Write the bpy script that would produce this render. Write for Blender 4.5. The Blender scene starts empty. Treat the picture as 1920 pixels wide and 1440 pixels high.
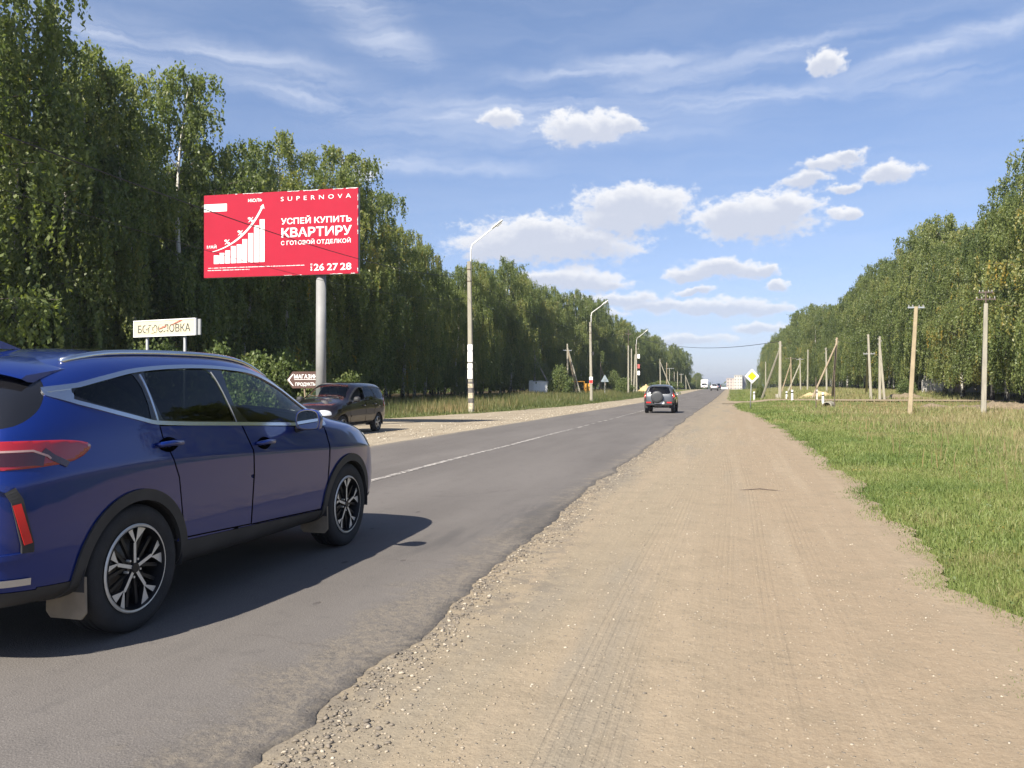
import bpy, math, random
import numpy as np
from mathutils import Vector, Matrix
from mathutils.bvhtree import BVHTree
R_ = math.radians
SC = bpy.context.scene
COL = SC.collection
rng = np.random.default_rng(7)

# ------------------------------------------------------------------ camera, light, sky
# world: +Y runs along the road, +X to its right, the camera stands on the dirt shoulder
cam = bpy.data.cameras.new('camera'); camo = bpy.data.objects.new('camera', cam); COL.objects.link(camo)
cam.sensor_width = 36; cam.lens = 29.14; cam.clip_start = .1; cam.clip_end = 9000
YAW = 14.95
camo.location = (0, 0, 1.42); camo.rotation_euler = (R_(90.26), 0, R_(YAW))
SC.camera = camo
SC.view_settings.view_transform = 'Standard'; SC.view_settings.look = 'None'
SC.view_settings.exposure = 1.08; SC.view_settings.gamma = 1
SUN_EL, SUN_AZ = 44.3, 201.0
sd = Vector((math.sin(R_(SUN_AZ))*math.cos(R_(SUN_EL)), math.cos(R_(SUN_AZ))*math.cos(R_(SUN_EL)), math.sin(R_(SUN_EL))))
sun = bpy.data.lights.new('sun', 'SUN'); suno = bpy.data.objects.new('sun', sun); COL.objects.link(suno)
sun.energy = 5.0; sun.angle = R_(.55); sun.color = (1, .93, .82)
suno.rotation_euler = sd.to_track_quat('Z', 'Y').to_euler(); suno.location = (-20, -40, 60)

class N:
    """small node-tree writer"""
    def __init__(s, nt): s.nt = nt
    def n(s, t, **kw):
        x = s.nt.nodes.new('ShaderNode'+t)
        for k, v in kw.items(): setattr(x, k, v)
        return x
    def put(s, sock, v):
        if v is None: return
        if isinstance(v, bpy.types.NodeSocket): s.nt.links.new(v, sock)
        else:
            if isinstance(v, (tuple, list)) and len(v) == 3 and sock.type == 'RGBA': v = (*v, 1)
            sock.default_value = v
    def math(s, op, a, b=None, c=None, clamp=False):
        x = s.n('Math', operation=op); x.use_clamp = clamp
        for i, v in enumerate((a, b, c)): s.put(x.inputs[i], v)
        return x.outputs[0]
    def vm(s, op, a, b=None, sc=None):
        x = s.n('VectorMath', operation=op); s.put(x.inputs[0], a); s.put(x.inputs[1], b)
        if sc is not None: s.put(x.inputs['Scale'], sc)
        return x.outputs['Value'] if op in ('LENGTH', 'DOT_PRODUCT', 'DISTANCE') else x.outputs[0]
    def mix(s, f, a, b, mode='MIX'):
        x = s.n('Mix', data_type='RGBA', blend_type=mode)
        s.put(x.inputs[0], f); s.put(x.inputs[6], a); s.put(x.inputs[7], b); return x.outputs[2]
    def noise(s, vec, scale, detail=4, rough=.55, out=0, dist=0):
        x = s.n('TexNoise'); s.put(x.inputs['Vector'], vec); s.put(x.inputs['Scale'], scale)
        x.inputs['Detail'].default_value = detail; x.inputs['Roughness'].default_value = rough
        x.inputs['Distortion'].default_value = dist
        return x.outputs[out]
    def voro(s, vec, scale, feature='F1', rand=1, out='Distance'):
        x = s.n('TexVoronoi', feature=feature); s.put(x.inputs['Vector'], vec); s.put(x.inputs['Scale'], scale)
        x.inputs['Randomness'].default_value = rand
        return x.outputs[out]
    def ss(s, v, a, b, to0=0, to1=1):
        x = s.n('MapRange', interpolation_type='SMOOTHSTEP'); s.put(x.inputs[0], v)
        for i, q in enumerate((a, b, to0, to1)): s.put(x.inputs[1+i], q)
        return x.outputs[0]
    def ramp(s, f, stops):
        x = s.n('ValToRGB'); s.put(x.inputs[0], f); e = x.color_ramp.elements
        while len(e) < len(stops): e.new(.5)
        for q, (p, c) in zip(e, stops): q.position = p; q.color = (*c, 1)
        return x.outputs[0]
    def comb(s, x, y, z):
        c = s.n('CombineXYZ')
        for i, v in enumerate((x, y, z)): s.put(c.inputs[i], v)
        return c.outputs[0]
    def sep(s, v):
        c = s.n('SeparateXYZ'); s.put(c.inputs[0], v); return c.outputs

wd = bpy.data.worlds.new('World'); SC.world = wd; wd.use_nodes = True
def build_sky():
    w = N(wd.node_tree); bg = wd.node_tree.nodes['Background']; bg.inputs[1].default_value = .08
    sky = w.n('TexSky', sky_type='NISHITA'); sky.sun_disc = False
    sky.sun_elevation = R_(SUN_EL); sky.sun_rotation = R_(SUN_AZ)
    sky.air_density = 1.0; sky.dust_density = .6; sky.ozone_density = 1.6; sky.altitude = 100
    d = w.n('TexCoord').outputs['Generated']
    dx, dy, dz = w.sep(d)
    D = 180/math.pi
    az = w.math('MULTIPLY', w.math('ARCTAN2', dx, dy), D)          # degrees, clockwise from the road axis
    el = w.math('MULTIPLY', w.math('ARCSINE', dz), D)
    p = w.comb(az, el, 0)
    wv = w.noise(p, .33, 5, .6, out=1)
    wv = w.vm('SUBTRACT', wv, (.5, .5, .5))
    q = w.vm('ADD', p, w.vm('MULTIPLY', wv, (3.4, 1.7, 0)))
    def dirof(px, py):                                             # angles of a sky direction seen in the photo
        x, y = (px-960)/1554, (727-py)/1554
        return math.degrees(math.atan(x))-YAW, math.degrees(math.atan2(y, math.hypot(1, x)))
    lobes = [(1075,241,62,24),(1130,238,36,22),(1172,236,34,14),(945,222,34,11),(1548,116,34,17),
        (1180,375,100,26),(1160,405,80,30),(1235,385,60,30),(1000,445,130,34),(1080,455,120,30),(930,458,80,26),(1010,425,70,24),
        (1430,405,95,34),(1370,408,66,22),(1480,385,52,26),(1400,425,80,18),(1676,322,44,15),(1660,328,34,10),(1575,396,24,10),(1515,333,42,10),(1560,303,55,11),(1580,348,24,8),(1600,288,26,9),
        (1355,505,74,16),(1300,514,48,11),(1350,495,40,14),(1420,506,42,10),(1460,533,24,8),(1070,522,90,18),(1010,522,60,12),(1120,530,60,9),
        (1330,575,110,13),(1230,572,60,10),(1400,578,70,10),(1150,560,90,12),(1420,615,44,9),(1250,640,120,9),(1100,592,80,10),(690,325,20,9),(1300,545,30,6)]
    ml = mu = None
    for (px, py, rx, ry) in lobes:
        a0, e0 = dirof(px, py); iw = 1/(rx/1554*57.3*1.12); ih = 1/(ry/1554*57.3*1.3)
        for up in (0, 1):
            c = (a0, e0-up*ry/1554*57.3*.55, 0)
            l = w.vm('LENGTH', w.vm('MULTIPLY', w.vm('SUBTRACT', q, c), (iw, ih, 0)))
            if up: mu = l if mu is None else w.math('SMOOTH_MIN', mu, l, .25)
            else: ml = l if ml is None else w.math('SMOOTH_MIN', ml, l, .25)
    det = w.noise(w.vm('MULTIPLY', p, (1, 1.5, 1)), 1.1, 7, .62)
    dn = w.math('MULTIPLY', w.math('SUBTRACT', det, .5), 1.6)
    body = w.math('ADD', ml, dn)
    dens = w.ss(body, 1.18, .60)
    under = w.ss(w.math('ADD', mu, w.math('MULTIPLY', dn, .5)), .35, 1.2)   # 1 near the lit tops, 0 deep below them
    # cirrus: streaks that follow a few long soft bands
    cir = w.vm('MULTIPLY', q, (.055, .42, 1))
    st = w.noise(w.vm('ADD', cir, (3.1, 7.7, 0)), 1.6, 6, .6, dist=.6)
    bands = [(1400,118,330,26,-7),(1760,88,330,24,-9),(200,80,190,40,14),(560,185,190,22,9),(800,305,240,24,3),(1150,130,260,26,-4),(700,50,160,50,22),(1000,225,420,60,0),(1750,150,170,26,4),(1350,190,420,22,-1),(500,130,300,40,8)]
    cb = None
    for (px, py, rx, ry, rot) in bands:
        a0, e0 = dirof(px, py)
        r = w.n('VectorRotate', rotation_type='Z_AXIS'); w.put(r.inputs['Vector'], w.vm('SUBTRACT', q, (a0, e0, 0)))
        r.inputs['Angle'].default_value = R_(rot)
        l = w.vm('LENGTH', w.vm('MULTIPLY', r.outputs[0], (1/(rx/27.1), 1/(ry/27.1), 0)))
        g = w.ss(l, 1.25, 0)
        cb = g if cb is None else w.math('MAXIMUM', cb, g)
    wisp = w.math('MULTIPLY', w.ss(st, .22, .82), w.math('ADD', w.math('MULTIPLY', cb, .60), .10))
    wisp = w.math('MULTIPLY', wisp, w.ss(el, 2, 11))
    hz = w.math('MULTIPLY', w.ss(el, 10, 0), w.ss(w.noise(w.vm('MULTIPLY', q, (.12, .9, 1)), 1.1, 4), .3, .7))
    skc = w.mix(1, sky.outputs[0], w.ramp(w.math('DIVIDE', el, 40), [(0, (.56,.615,.90)), (.10, (.65,.655,.86)), (.28, (.78,.755,.86)), (.6, (.92,.90,.97)), (1, (.93,.92,1.0))]), 'MULTIPLY')
    c1 = w.mix(wisp, skc, (5.2, 5.5, 6.2))
    c1 = w.mix(w.math('MULTIPLY', hz, .30), c1, (4.6, 4.8, 5.4))
    shade = w.mix(under, (3.95, 4.2, 4.9), (6.0, 6.0, 6.1))
    c2 = w.mix(w.math('MULTIPLY', dens, w.ss(el, .5, 9, .55, .95)), c1, shade)
    w.put(bg.inputs[0], c2)
build_sky()

# ------------------------------------------------------------------ helpers
def S(a, b, x):
    t = np.clip((np.asarray(x, float)-a)/(b-a), 0, 1); return t*t*(3-2*t)
def ground_z(x, y):
    x = np.asarray(x, float); y = np.asarray(y, float)
    r = 1.0*S(70, 270, y)-5.0*S(300, 700, y)
    bank = .8*S(5, 16, x)*S(88, 106, y)*(1-S(250, 320, y))
    left = .35*S(-15, -28, x)*S(40, 100, y)
    bump = .10*np.sin(x*.9+1.3*np.sin(y*.31))*np.sin(y*.47+x*.2)*S(4.5, 9, x)*(1-S(70, 78, y))
    dip = -.12*S(4.5, 9, x)*(1-S(66, 78, y))
    cause = .26*S(1, 4, x)*S(74.5, 78.5, y)*(1-S(88.5, 92, y))*(1-S(30, 40, x))
    return r+bank+left+bump+dip+cause
def gz(x, y): return float(ground_z(x, y))

class MB:
    def __init__(s): s.v = []; s.f = []; s.m = []
    def add(s, vs, fs, m=0):
        o = len(s.v); s.v += [tuple(map(float, p)) for p in vs]
        s.f += [tuple(i+o for i in f) for f in fs]; s.m += [m]*len(fs); return s
    def box(s, c, d, m=0, rz=0, rx=0):
        M = Matrix.Rotation(rz, 3, 'Z') @ Matrix.Rotation(rx, 3, 'X')
        vs = [Vector(c)+M @ Vector((sx*d[0]/2, sy*d[1]/2, sz*d[2]/2)) for sx in (-1, 1) for sy in (-1, 1) for sz in (-1, 1)]
        return s.add(vs, [(0,1,3,2),(4,6,7,5),(0,4,5,1),(2,3,7,6),(0,2,6,4),(1,5,7,3)], m)
    def tube(s, pts, r, n=8, m=0, cap=True):
        pts = [Vector(p) for p in pts]; rs = r if isinstance(r, (list, tuple)) else [r]*len(pts)
        vs = []; fs = []
        t = (pts[1]-pts[0]).normalized(); a = t.orthogonal().normalized()
        for i, p in enumerate(pts):
            t = (pts[min(i+1, len(pts)-1)]-pts[max(i-1, 0)]).normalized()
            a = (a-t*a.dot(t)).normalized(); b = t.cross(a)
            for k in range(n):
                th = 2*math.pi*k/n; vs.append(p+(a*math.cos(th)+b*math.sin(th))*rs[i])
        for i in range(len(pts)-1):
            for k in range(n):
                k2 = (k+1) % n; fs.append((i*n+k, i*n+k2, (i+1)*n+k2, (i+1)*n+k))
        if cap: fs += [tuple(range(n-1, -1, -1)), tuple(range((len(pts)-1)*n, len(pts)*n))]
        return s.add(vs, fs, m)
    def lathe(s, prof, axis='Y', c=(0,0,0), n=32, m=0):
        """prof: (radius, offset along axis)"""
        vs = []; fs = []
        for (r, o) in prof:
            for k in range(n):
                th = 2*math.pi*k/n; a, b = r*math.cos(th), r*math.sin(th)
                q = {'Y': (a, o, b), 'Z': (a, b, o), 'X': (o, a, b)}[axis]
                vs.append((q[0]+c[0], q[1]+c[1], q[2]+c[2]))
        for i in range(len(prof)-1):
            for k in range(n):
                k2 = (k+1) % n; fs.append((i*n+k, i*n+k2, (i+1)*n+k2, (i+1)*n+k))
        return s.add(vs, fs, m)
    def prism(s, poly, o, ex, ey, ez, depth, m=0):
        """flat polygon in the plane (o, ex, ey), extruded along ez"""
        o, ex, ey, ez = map(Vector, (o, ex, ey, ez)); n = len(poly)
        a = [o+ex*p[0]+ey*p[1] for p in poly]; b = [p+ez*depth for p in a]
        fs = [tuple(range(n-1, -1, -1)), tuple(range(n, 2*n))]+[(i, (i+1) % n, (i+1) % n+n, i+n) for i in range(n)]
        return s.add(a+b, fs, m)
    def build(s, name, mats, parent=None, smooth=False, loc=(0,0,0), auto=None):
        me = bpy.data.meshes.new(name); me.from_pydata(s.v, [], s.f)
        for q in (mats if isinstance(mats, (list, tuple)) else [mats]): me.materials.append(q)
        me.polygons.foreach_set('material_index', s.m)
        import bmesh as _b
        bm = _b.new(); bm.from_mesh(me); _b.ops.recalc_face_normals(bm, faces=bm.faces)
        if auto:
            for e in bm.edges:
                if len(e.link_faces) == 2 and e.calc_face_angle(0) > R_(auto): e.smooth = False
            smooth = True
        bm.to_mesh(me); bm.free()
        if smooth: me.polygons.foreach_set('use_smooth', [True]*len(me.polygons))
        o = bpy.data.objects.new(name, me); COL.objects.link(o); o.location = loc
        if parent: o.parent = parent
        return o
def npmesh(name, v, quads=None, tris=None, mats=(), parent=None, attr=None, smooth=False, kind=None):
    """mesh object straight from numpy arrays"""
    me = bpy.data.meshes.new(name); v = np.asarray(v, np.float32)
    nq = 0 if quads is None else len(quads); ntr = 0 if tris is None else len(tris)
    me.vertices.add(len(v)); me.vertices.foreach_set('co', v.ravel())
    loops = np.concatenate([np.asarray(a, np.int32).ravel() for a in (quads, tris) if a is not None and len(a)])
    me.loops.add(len(loops)); me.loops.foreach_set('vertex_index', loops)
    me.polygons.add(nq+ntr)
    st = np.concatenate([np.arange(nq)*4, nq*4+np.arange(ntr)*3]).astype(np.int32)
    me.polygons.foreach_set('loop_start', st)
    if smooth: me.polygons.foreach_set('use_smooth', np.ones(nq+ntr, bool))
    for k, a in (attr or {}).items():
        at = me.attributes.new(k, 'FLOAT', 'POINT'); at.data.foreach_set('value', np.asarray(a, np.float32))
    for q in mats: me.materials.append(q)
    me.update(calc_edges=True)
    o = bpy.data.objects.new(name, me); COL.objects.link(o)
    if parent: o.parent = parent
    if kind: o['kind'] = kind
    return o
def tag(o, label, cat, group=None):
    o['label'] = label; o['category'] = cat
    if group: o['group'] = group
    return o
def thing(name, label, cat, loc=(0,0,0), rotz=0, group=None):
    o = bpy.data.objects.new(name, None); COL.objects.link(o); o.empty_display_size = .2
    o.location = loc; o.rotation_euler = (0, 0, rotz)
    return tag(o, label, cat, group)
def copy_tree(o, parent=None):
    c = o.copy(); COL.objects.link(c); c.parent = parent
    for ch in list(o.children): copy_tree(ch, c)
    return c

# ------------------------------------------------------------------ materials
def mat(name, col, rough=.6, metal=0, spec=.5, coat=0, var=.0, vscale=8, bump=0, bscale=60, trans=0, emit=None, ior=1.45):
    m = bpy.data.materials.new(name); m.use_nodes = True; w = N(m.node_tree)
    b = m.node_tree.nodes['Principled BSDF']; c = col
    co = w.n('TexCoord').outputs['Object']
    if var:
        nz = w.noise(co, vscale, 5)
        c = w.mix(w.ss(nz, .25, .75), tuple(x*(1-var) for x in col), tuple(min(1, x*(1+var)) for x in col))
    w.put(b.inputs['Base Color'], c); b.inputs['Roughness'].default_value = rough; b.inputs['Metallic'].default_value = metal
    b.inputs['Specular IOR Level'].default_value = spec; b.inputs['Coat Weight'].default_value = coat; b.inputs['Coat Roughness'].default_value = .03
    b.inputs['Transmission Weight'].default_value = trans; b.inputs['IOR'].default_value = ior
    if emit: b.inputs['Emission Color'].default_value = (*emit[0], 1); b.inputs['Emission Strength'].default_value = emit[1]
    if bump:
        bp = w.n('Bump'); bp.inputs['Strength'].default_value = bump; bp.inputs['Distance'].default_value = .02
        w.put(bp.inputs['Height'], w.noise(co, bscale, 6)); w.put(b.inputs['Normal'], bp.outputs[0])
    return m
def leaf_mat(name, stops, transl=.4, objvar=.25, rough=.5, spec=.3):
    """foliage: colour by the leaf's own tint attribute, plus a per-plant shift; light passes through"""
    m = bpy.data.materials.new(name); m.use_nodes = True; w = N(m.node_tree); nt = m.node_tree
    b = nt.nodes['Principled BSDF']; out = nt.nodes['Material Output']
    at = w.n('Attribute', attribute_name='tint').outputs['Fac']
    rnd = w.n('ObjectInfo').outputs['Random']
    f = w.math('ADD', at, w.math('MULTIPLY', w.math('SUBTRACT', rnd, .5), objvar), clamp=True)
    c = w.ramp(f, stops)
    w.put(b.inputs['Base Color'], c); b.inputs['Roughness'].default_value = rough; b.inputs['Specular IOR Level'].default_value = spec
    t = w.n('BsdfTranslucent'); w.put(t.inputs[0], w.mix(1, c, (1.2, 1.25, .55), 'MULTIPLY'))
    x = w.n('MixShader'); x.inputs[0].default_value = transl
    nt.links.new(b.outputs[0], x.inputs[1]); nt.links.new(t.outputs[0], x.inputs[2]); nt.links.new(x.outputs[0], out.inputs[0])
    return m
M_LEAF = leaf_mat('birch_leaf', [(0, (.092,.126,.044)), (.35, (.165,.206,.068)), (.70, (.245,.27,.095)), (.94, (.31,.28,.09)), (1, (.42,.30,.06))], .5, .25, .45, .4)
M_BUSH = leaf_mat('bush_leaf', [(0, (.075,.112,.036)), (.5, (.13,.172,.058)), (.9, (.21,.225,.08)), (1, (.32,.25,.07))])
M_GRASS = leaf_mat('grass_blade', [(0, (.105,.155,.042)), (.4, (.205,.25,.075)), (.7, (.275,.255,.118)), (1, (.335,.275,.155))], .35, 0)
M_WEED = leaf_mat('weed_blade', [(0, (.065,.09,.03)), (.35, (.12,.14,.05)), (.65, (.20,.16,.08)), (1, (.36,.26,.13))], .3, 0)
def bark():
    m = mat('birch_bark', (.6,.58,.52), .8); w = N(m.node_tree); b = m.node_tree.nodes['Principled BSDF']
    co = w.n('TexCoord').outputs['Object']
    n1 = w.noise(w.vm('MULTIPLY', co, (5, 5, 1.6)), 2.2, 4); x, y, z = w.sep(co)
    k = w.math('ADD', n1, w.ss(z, 2.5, 0, 0, .22))
    k2 = w.noise(w.vm('MULTIPLY', co, (2, 2, 22)), 1.2, 3)
    c = w.mix(w.ss(k, .58, .66), (.55,.52,.46), (.035,.03,.026)); c = w.mix(w.ss(k2, .62, .68, 0, .8), c, (.06,.05,.045))
    w.put(b.inputs['Base Color'], c); return m
M_BARK = bark(); M_TWIG = mat('twig_bark', (.10,.085,.07), .9)
def concrete_mat(name, a, b_, sc=1.0):
    m = mat(name, a, .9); w = N(m.node_tree); b = m.node_tree.nodes['Principled BSDF']
    co = w.n('TexCoord').outputs['Object']
    n1 = w.noise(w.vm('MULTIPLY', co, (9, 9, 1.1)), sc, 6, .65); n2 = w.noise(co, 40, 3)
    c = w.mix(w.ss(n1, .35, .7), a, b_); c = w.mix(w.ss(n2, .55, .75, 0, .35), c, tuple(x*.55 for x in b_))
    w.put(b.inputs['Base Color'], c)
    bp = w.n('Bump'); bp.inputs['Strength'].default_value = .4; bp.inputs['Distance'].default_value = .01; w.put(bp.inputs['Height'], n2); w.put(b.inputs['Normal'], bp.outputs[0])
    return m
M_CONC = concrete_mat('pole_concrete', (.335,.312,.25), (.25,.23,.185))
M_WOOD = concrete_mat('pole_wood', (.30,.24,.165), (.20,.155,.10), 1.6)
M_STEEL = mat('galvanised_steel', (.55,.56,.57), .45, .7, var=.12, vscale=3)
M_GREYPAINT = mat('grey_paint', (.27,.28,.29), .55, var=.1)
M_WHITE = mat('white_paint', (.78,.77,.73), .55, var=.07, vscale=5)
M_BLACK = mat('black_paint', (.02,.02,.021), .5)
M_WIRE = mat('wire', (.018,.018,.02), .6)
M_INS = mat('porcelain', (.30,.29,.27), .3)
M_RUST = mat('rusty_iron', (.10,.075,.06), .8, var=.4, vscale=14)
M_YEL = mat('sign_yellow', (.80,.47,.015), .45)
M_SIGNW = mat('sign_white', (.82,.82,.80), .45)
M_RED = mat('sign_red', (.55,.03,.03), .45)
# ------------------------------------------------------------------ ground, road, shoulders
def n1(x, seed=0, oct=4, f=1.0):
    """cheap fractal value noise along one axis, about -1..1"""
    x = np.asarray(x, float)*f; r = np.zeros_like(x); a = .5
    for k in range(oct):
        i = np.floor(x).astype(np.int64); t = x-i; t = t*t*(3-2*t)
        h = lambda j: (np.sin((j*127.1+seed*311.7+k*74.7)*1.0)*43758.5453) % 1
        r += a*((h(i)*(1-t)+h(i+1)*t)*2-1); a *= .5; x = x*2.03+17.1
    return r
def n2(x, y, seed=0, oct=4, f=1.0):
    x = np.asarray(x, float)*f; y = np.asarray(y, float)*f; r = np.zeros(np.broadcast(x, y).shape); a = .5
    for k in range(oct):
        i = np.floor(x).astype(np.int64); j = np.floor(y).astype(np.int64); u = x-i; v = y-j; u = u*u*(3-2*u); v = v*v*(3-2*v)
        h = lambda p, q: (np.sin(p*127.1+q*269.5+seed*91.3+k*53.1)*43758.5453) % 1
        r += a*((h(i,j)*(1-u)+h(i+1,j)*u)*(1-v)+(h(i,j+1)*(1-u)+h(i+1,j+1)*u)*v-.5)*2; a *= .5; x = x*2.03+5.3; y = y*2.03+9.1
    return r
def road_edge(y):  return np.interp(y, [2.5, 4.5, 7, 17, 60], [-1.66, -1.77, -1.87, -1.98, -2.2])+.10*n1(y, 3, 4, .35)+(.085*n1(y, 5, 5, 1.7)+.03*n1(y, 9, 3, 9))*(1-S(25, 60, y)*.7)
def left_edge(y):  return -8.58+.10*n1(y, 13, 4, .5)+.03*n1(y, 15, 3, 5)
def grass_edge(y):
    e = np.interp(y, [-40, 2, 4, 5.5, 8.4, 11, 21, 35, 51, 58, 79.0, 79.5, 88.3, 89, 97, 330], [1.5, 1.5, 1.42, 1.45, 1.40, 1.52, 1.60, 1.35, .75, .15, .1, 40, 40, -.1, -.7, -1.3])
    return e+.22*n1(y, 21, 4, .9)+.07*n1(y, 23, 3, 5)
def lot_edge(y):   return np.interp(y, [-40, 24, 33, 40, 47, 60, 100, 330], [-17, -17, -16.4, -14.9, -13.6, -12.7, -12.3, -10.6])+.35*n1(y, 31, 5, .4)

def grid_mesh(name, X, Y, Z, m, kind='structure', smooth=True):
    ny, nx = X.shape; i = np.arange(ny*nx).reshape(ny, nx)
    q = np.stack([i[:-1,:-1], i[:-1,1:], i[1:,1:], i[1:,:-1]], -1).reshape(-1, 4)
    return npmesh(name, np.stack([X, Y, Z], -1).reshape(-1, 3), q, None, [m], smooth=smooth, kind=kind)
def ys_(near, *segs):
    out = [near]
    for end, step in segs:
        k = int(round((end-out[-1])/step)); out += list(out[-1]+(np.arange(k)+1)*step)
    return np.array(out)
def pos_mat(name, rough=.95, spec=.2):
    m = bpy.data.materials.new(name); m.use_nodes = True; w = N(m.node_tree); b = m.node_tree.nodes['Principled BSDF']
    b.inputs['Roughness'].default_value = rough; b.inputs['Specular IOR Level'].default_value = spec
    return m, w, b, w.n('TexCoord').outputs['Object']
def asphalt():
    m, w, b, p = pos_mat('asphalt', .82, .35); x, y, z = w.sep(p)
    big = w.noise(w.vm('MULTIPLY', p, (.9, .16, 1)), .8, 5, .6); mid = w.noise(p, 5, 5, .65); fine = w.noise(p, 95, 3, .7); agg = w.voro(p, 130)
    c = w.mix(w.ss(big, .3, .72), (.138,.124,.112), (.190,.172,.156))
    c = w.mix(w.ss(mid, .5, .78, 0, .35), c, (.082,.076,.073))
    c = w.mix(w.ss(fine, .5, .72, 0, .65), c, (.30,.275,.25)); c = w.mix(w.ss(fine, .46, .28, 0, .6), c, (.075,.068,.063)); c = w.mix(w.ss(agg, .30, .05, 0, .30), c, (.05,.048,.047))
    # dust blown over from the shoulders, patched strip along the edge
    e = w.math('ADD', x, w.math('MULTIPLY', w.math('SUBTRACT', w.noise(p, 2.6, 6, .65), .5), 1.1))
    c = w.mix(w.math('MULTIPLY', w.ss(e, -2.35, -1.98), w.ss(w.noise(p, 18, 6, .75), .38, .62, .1, .8)), c, (.31,.265,.205))
    c = w.mix(w.ss(e, -8.25, -8.7, 0, .6), c, (.34,.29,.21))
    pat = w.noise(w.vm('MULTIPLY', p, (1.3, .22, 1)), .9, 4)
    c = w.mix(w.math('MULTIPLY', w.ss(pat, .56, .64), w.ss(e, -3.2, -2.6, 0, .5)), c, (.085,.08,.078))
    # fine cracks and pits
    cr = w.voro(w.vm('ADD', p, w.vm('MULTIPLY', w.noise(p, 1.3, 4, .6, out=1), (.9, .9, 0))), .55, 'DISTANCE_TO_EDGE')
    crm = w.math('MULTIPLY', w.ss(cr, .011, .003), w.ss(w.noise(p, .6, 3), .5, .58))
    pit = w.math('MULTIPLY', w.ss(w.voro(w.vm('MULTIPLY', p, (1.6, .8, 1)), 2.2), .10, .05), w.ss(w.noise(p, .45, 2), .52, .6))
    c = w.mix(w.math('MULTIPLY', w.math('MAXIMUM', w.math('MULTIPLY', crm, .25), pit), .6), c, (.045,.033,.032))
    w.put(b.inputs['Base Color'], w.mix(1, c, (.68,.68,.68), 'MULTIPLY'))
    h = w.math('ADD', w.math('MULTIPLY', agg, .5), w.math('ADD', w.math('MULTIPLY', fine, .6), w.math('MULTIPLY', mid, .8)))
    h = w.math('ADD', h, w.math('MULTIPLY', w.math('MULTIPLY', w.ss(e, -2.4, -2.0), w.math('SUBTRACT', w.noise(p, 60, 6, .8), w.math('MULTIPLY', w.voro(p, 42), .3))), 6))
    bp = w.n('Bump'); bp.inputs['Strength'].default_value = .55; bp.inputs['Distance'].default_value = .006
    w.put(bp.inputs['Height'], w.math('SUBTRACT', h, w.math('MULTIPLY', pit, 1.5))); w.put(b.inputs['Normal'], bp.outputs[0])
    return m
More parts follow.
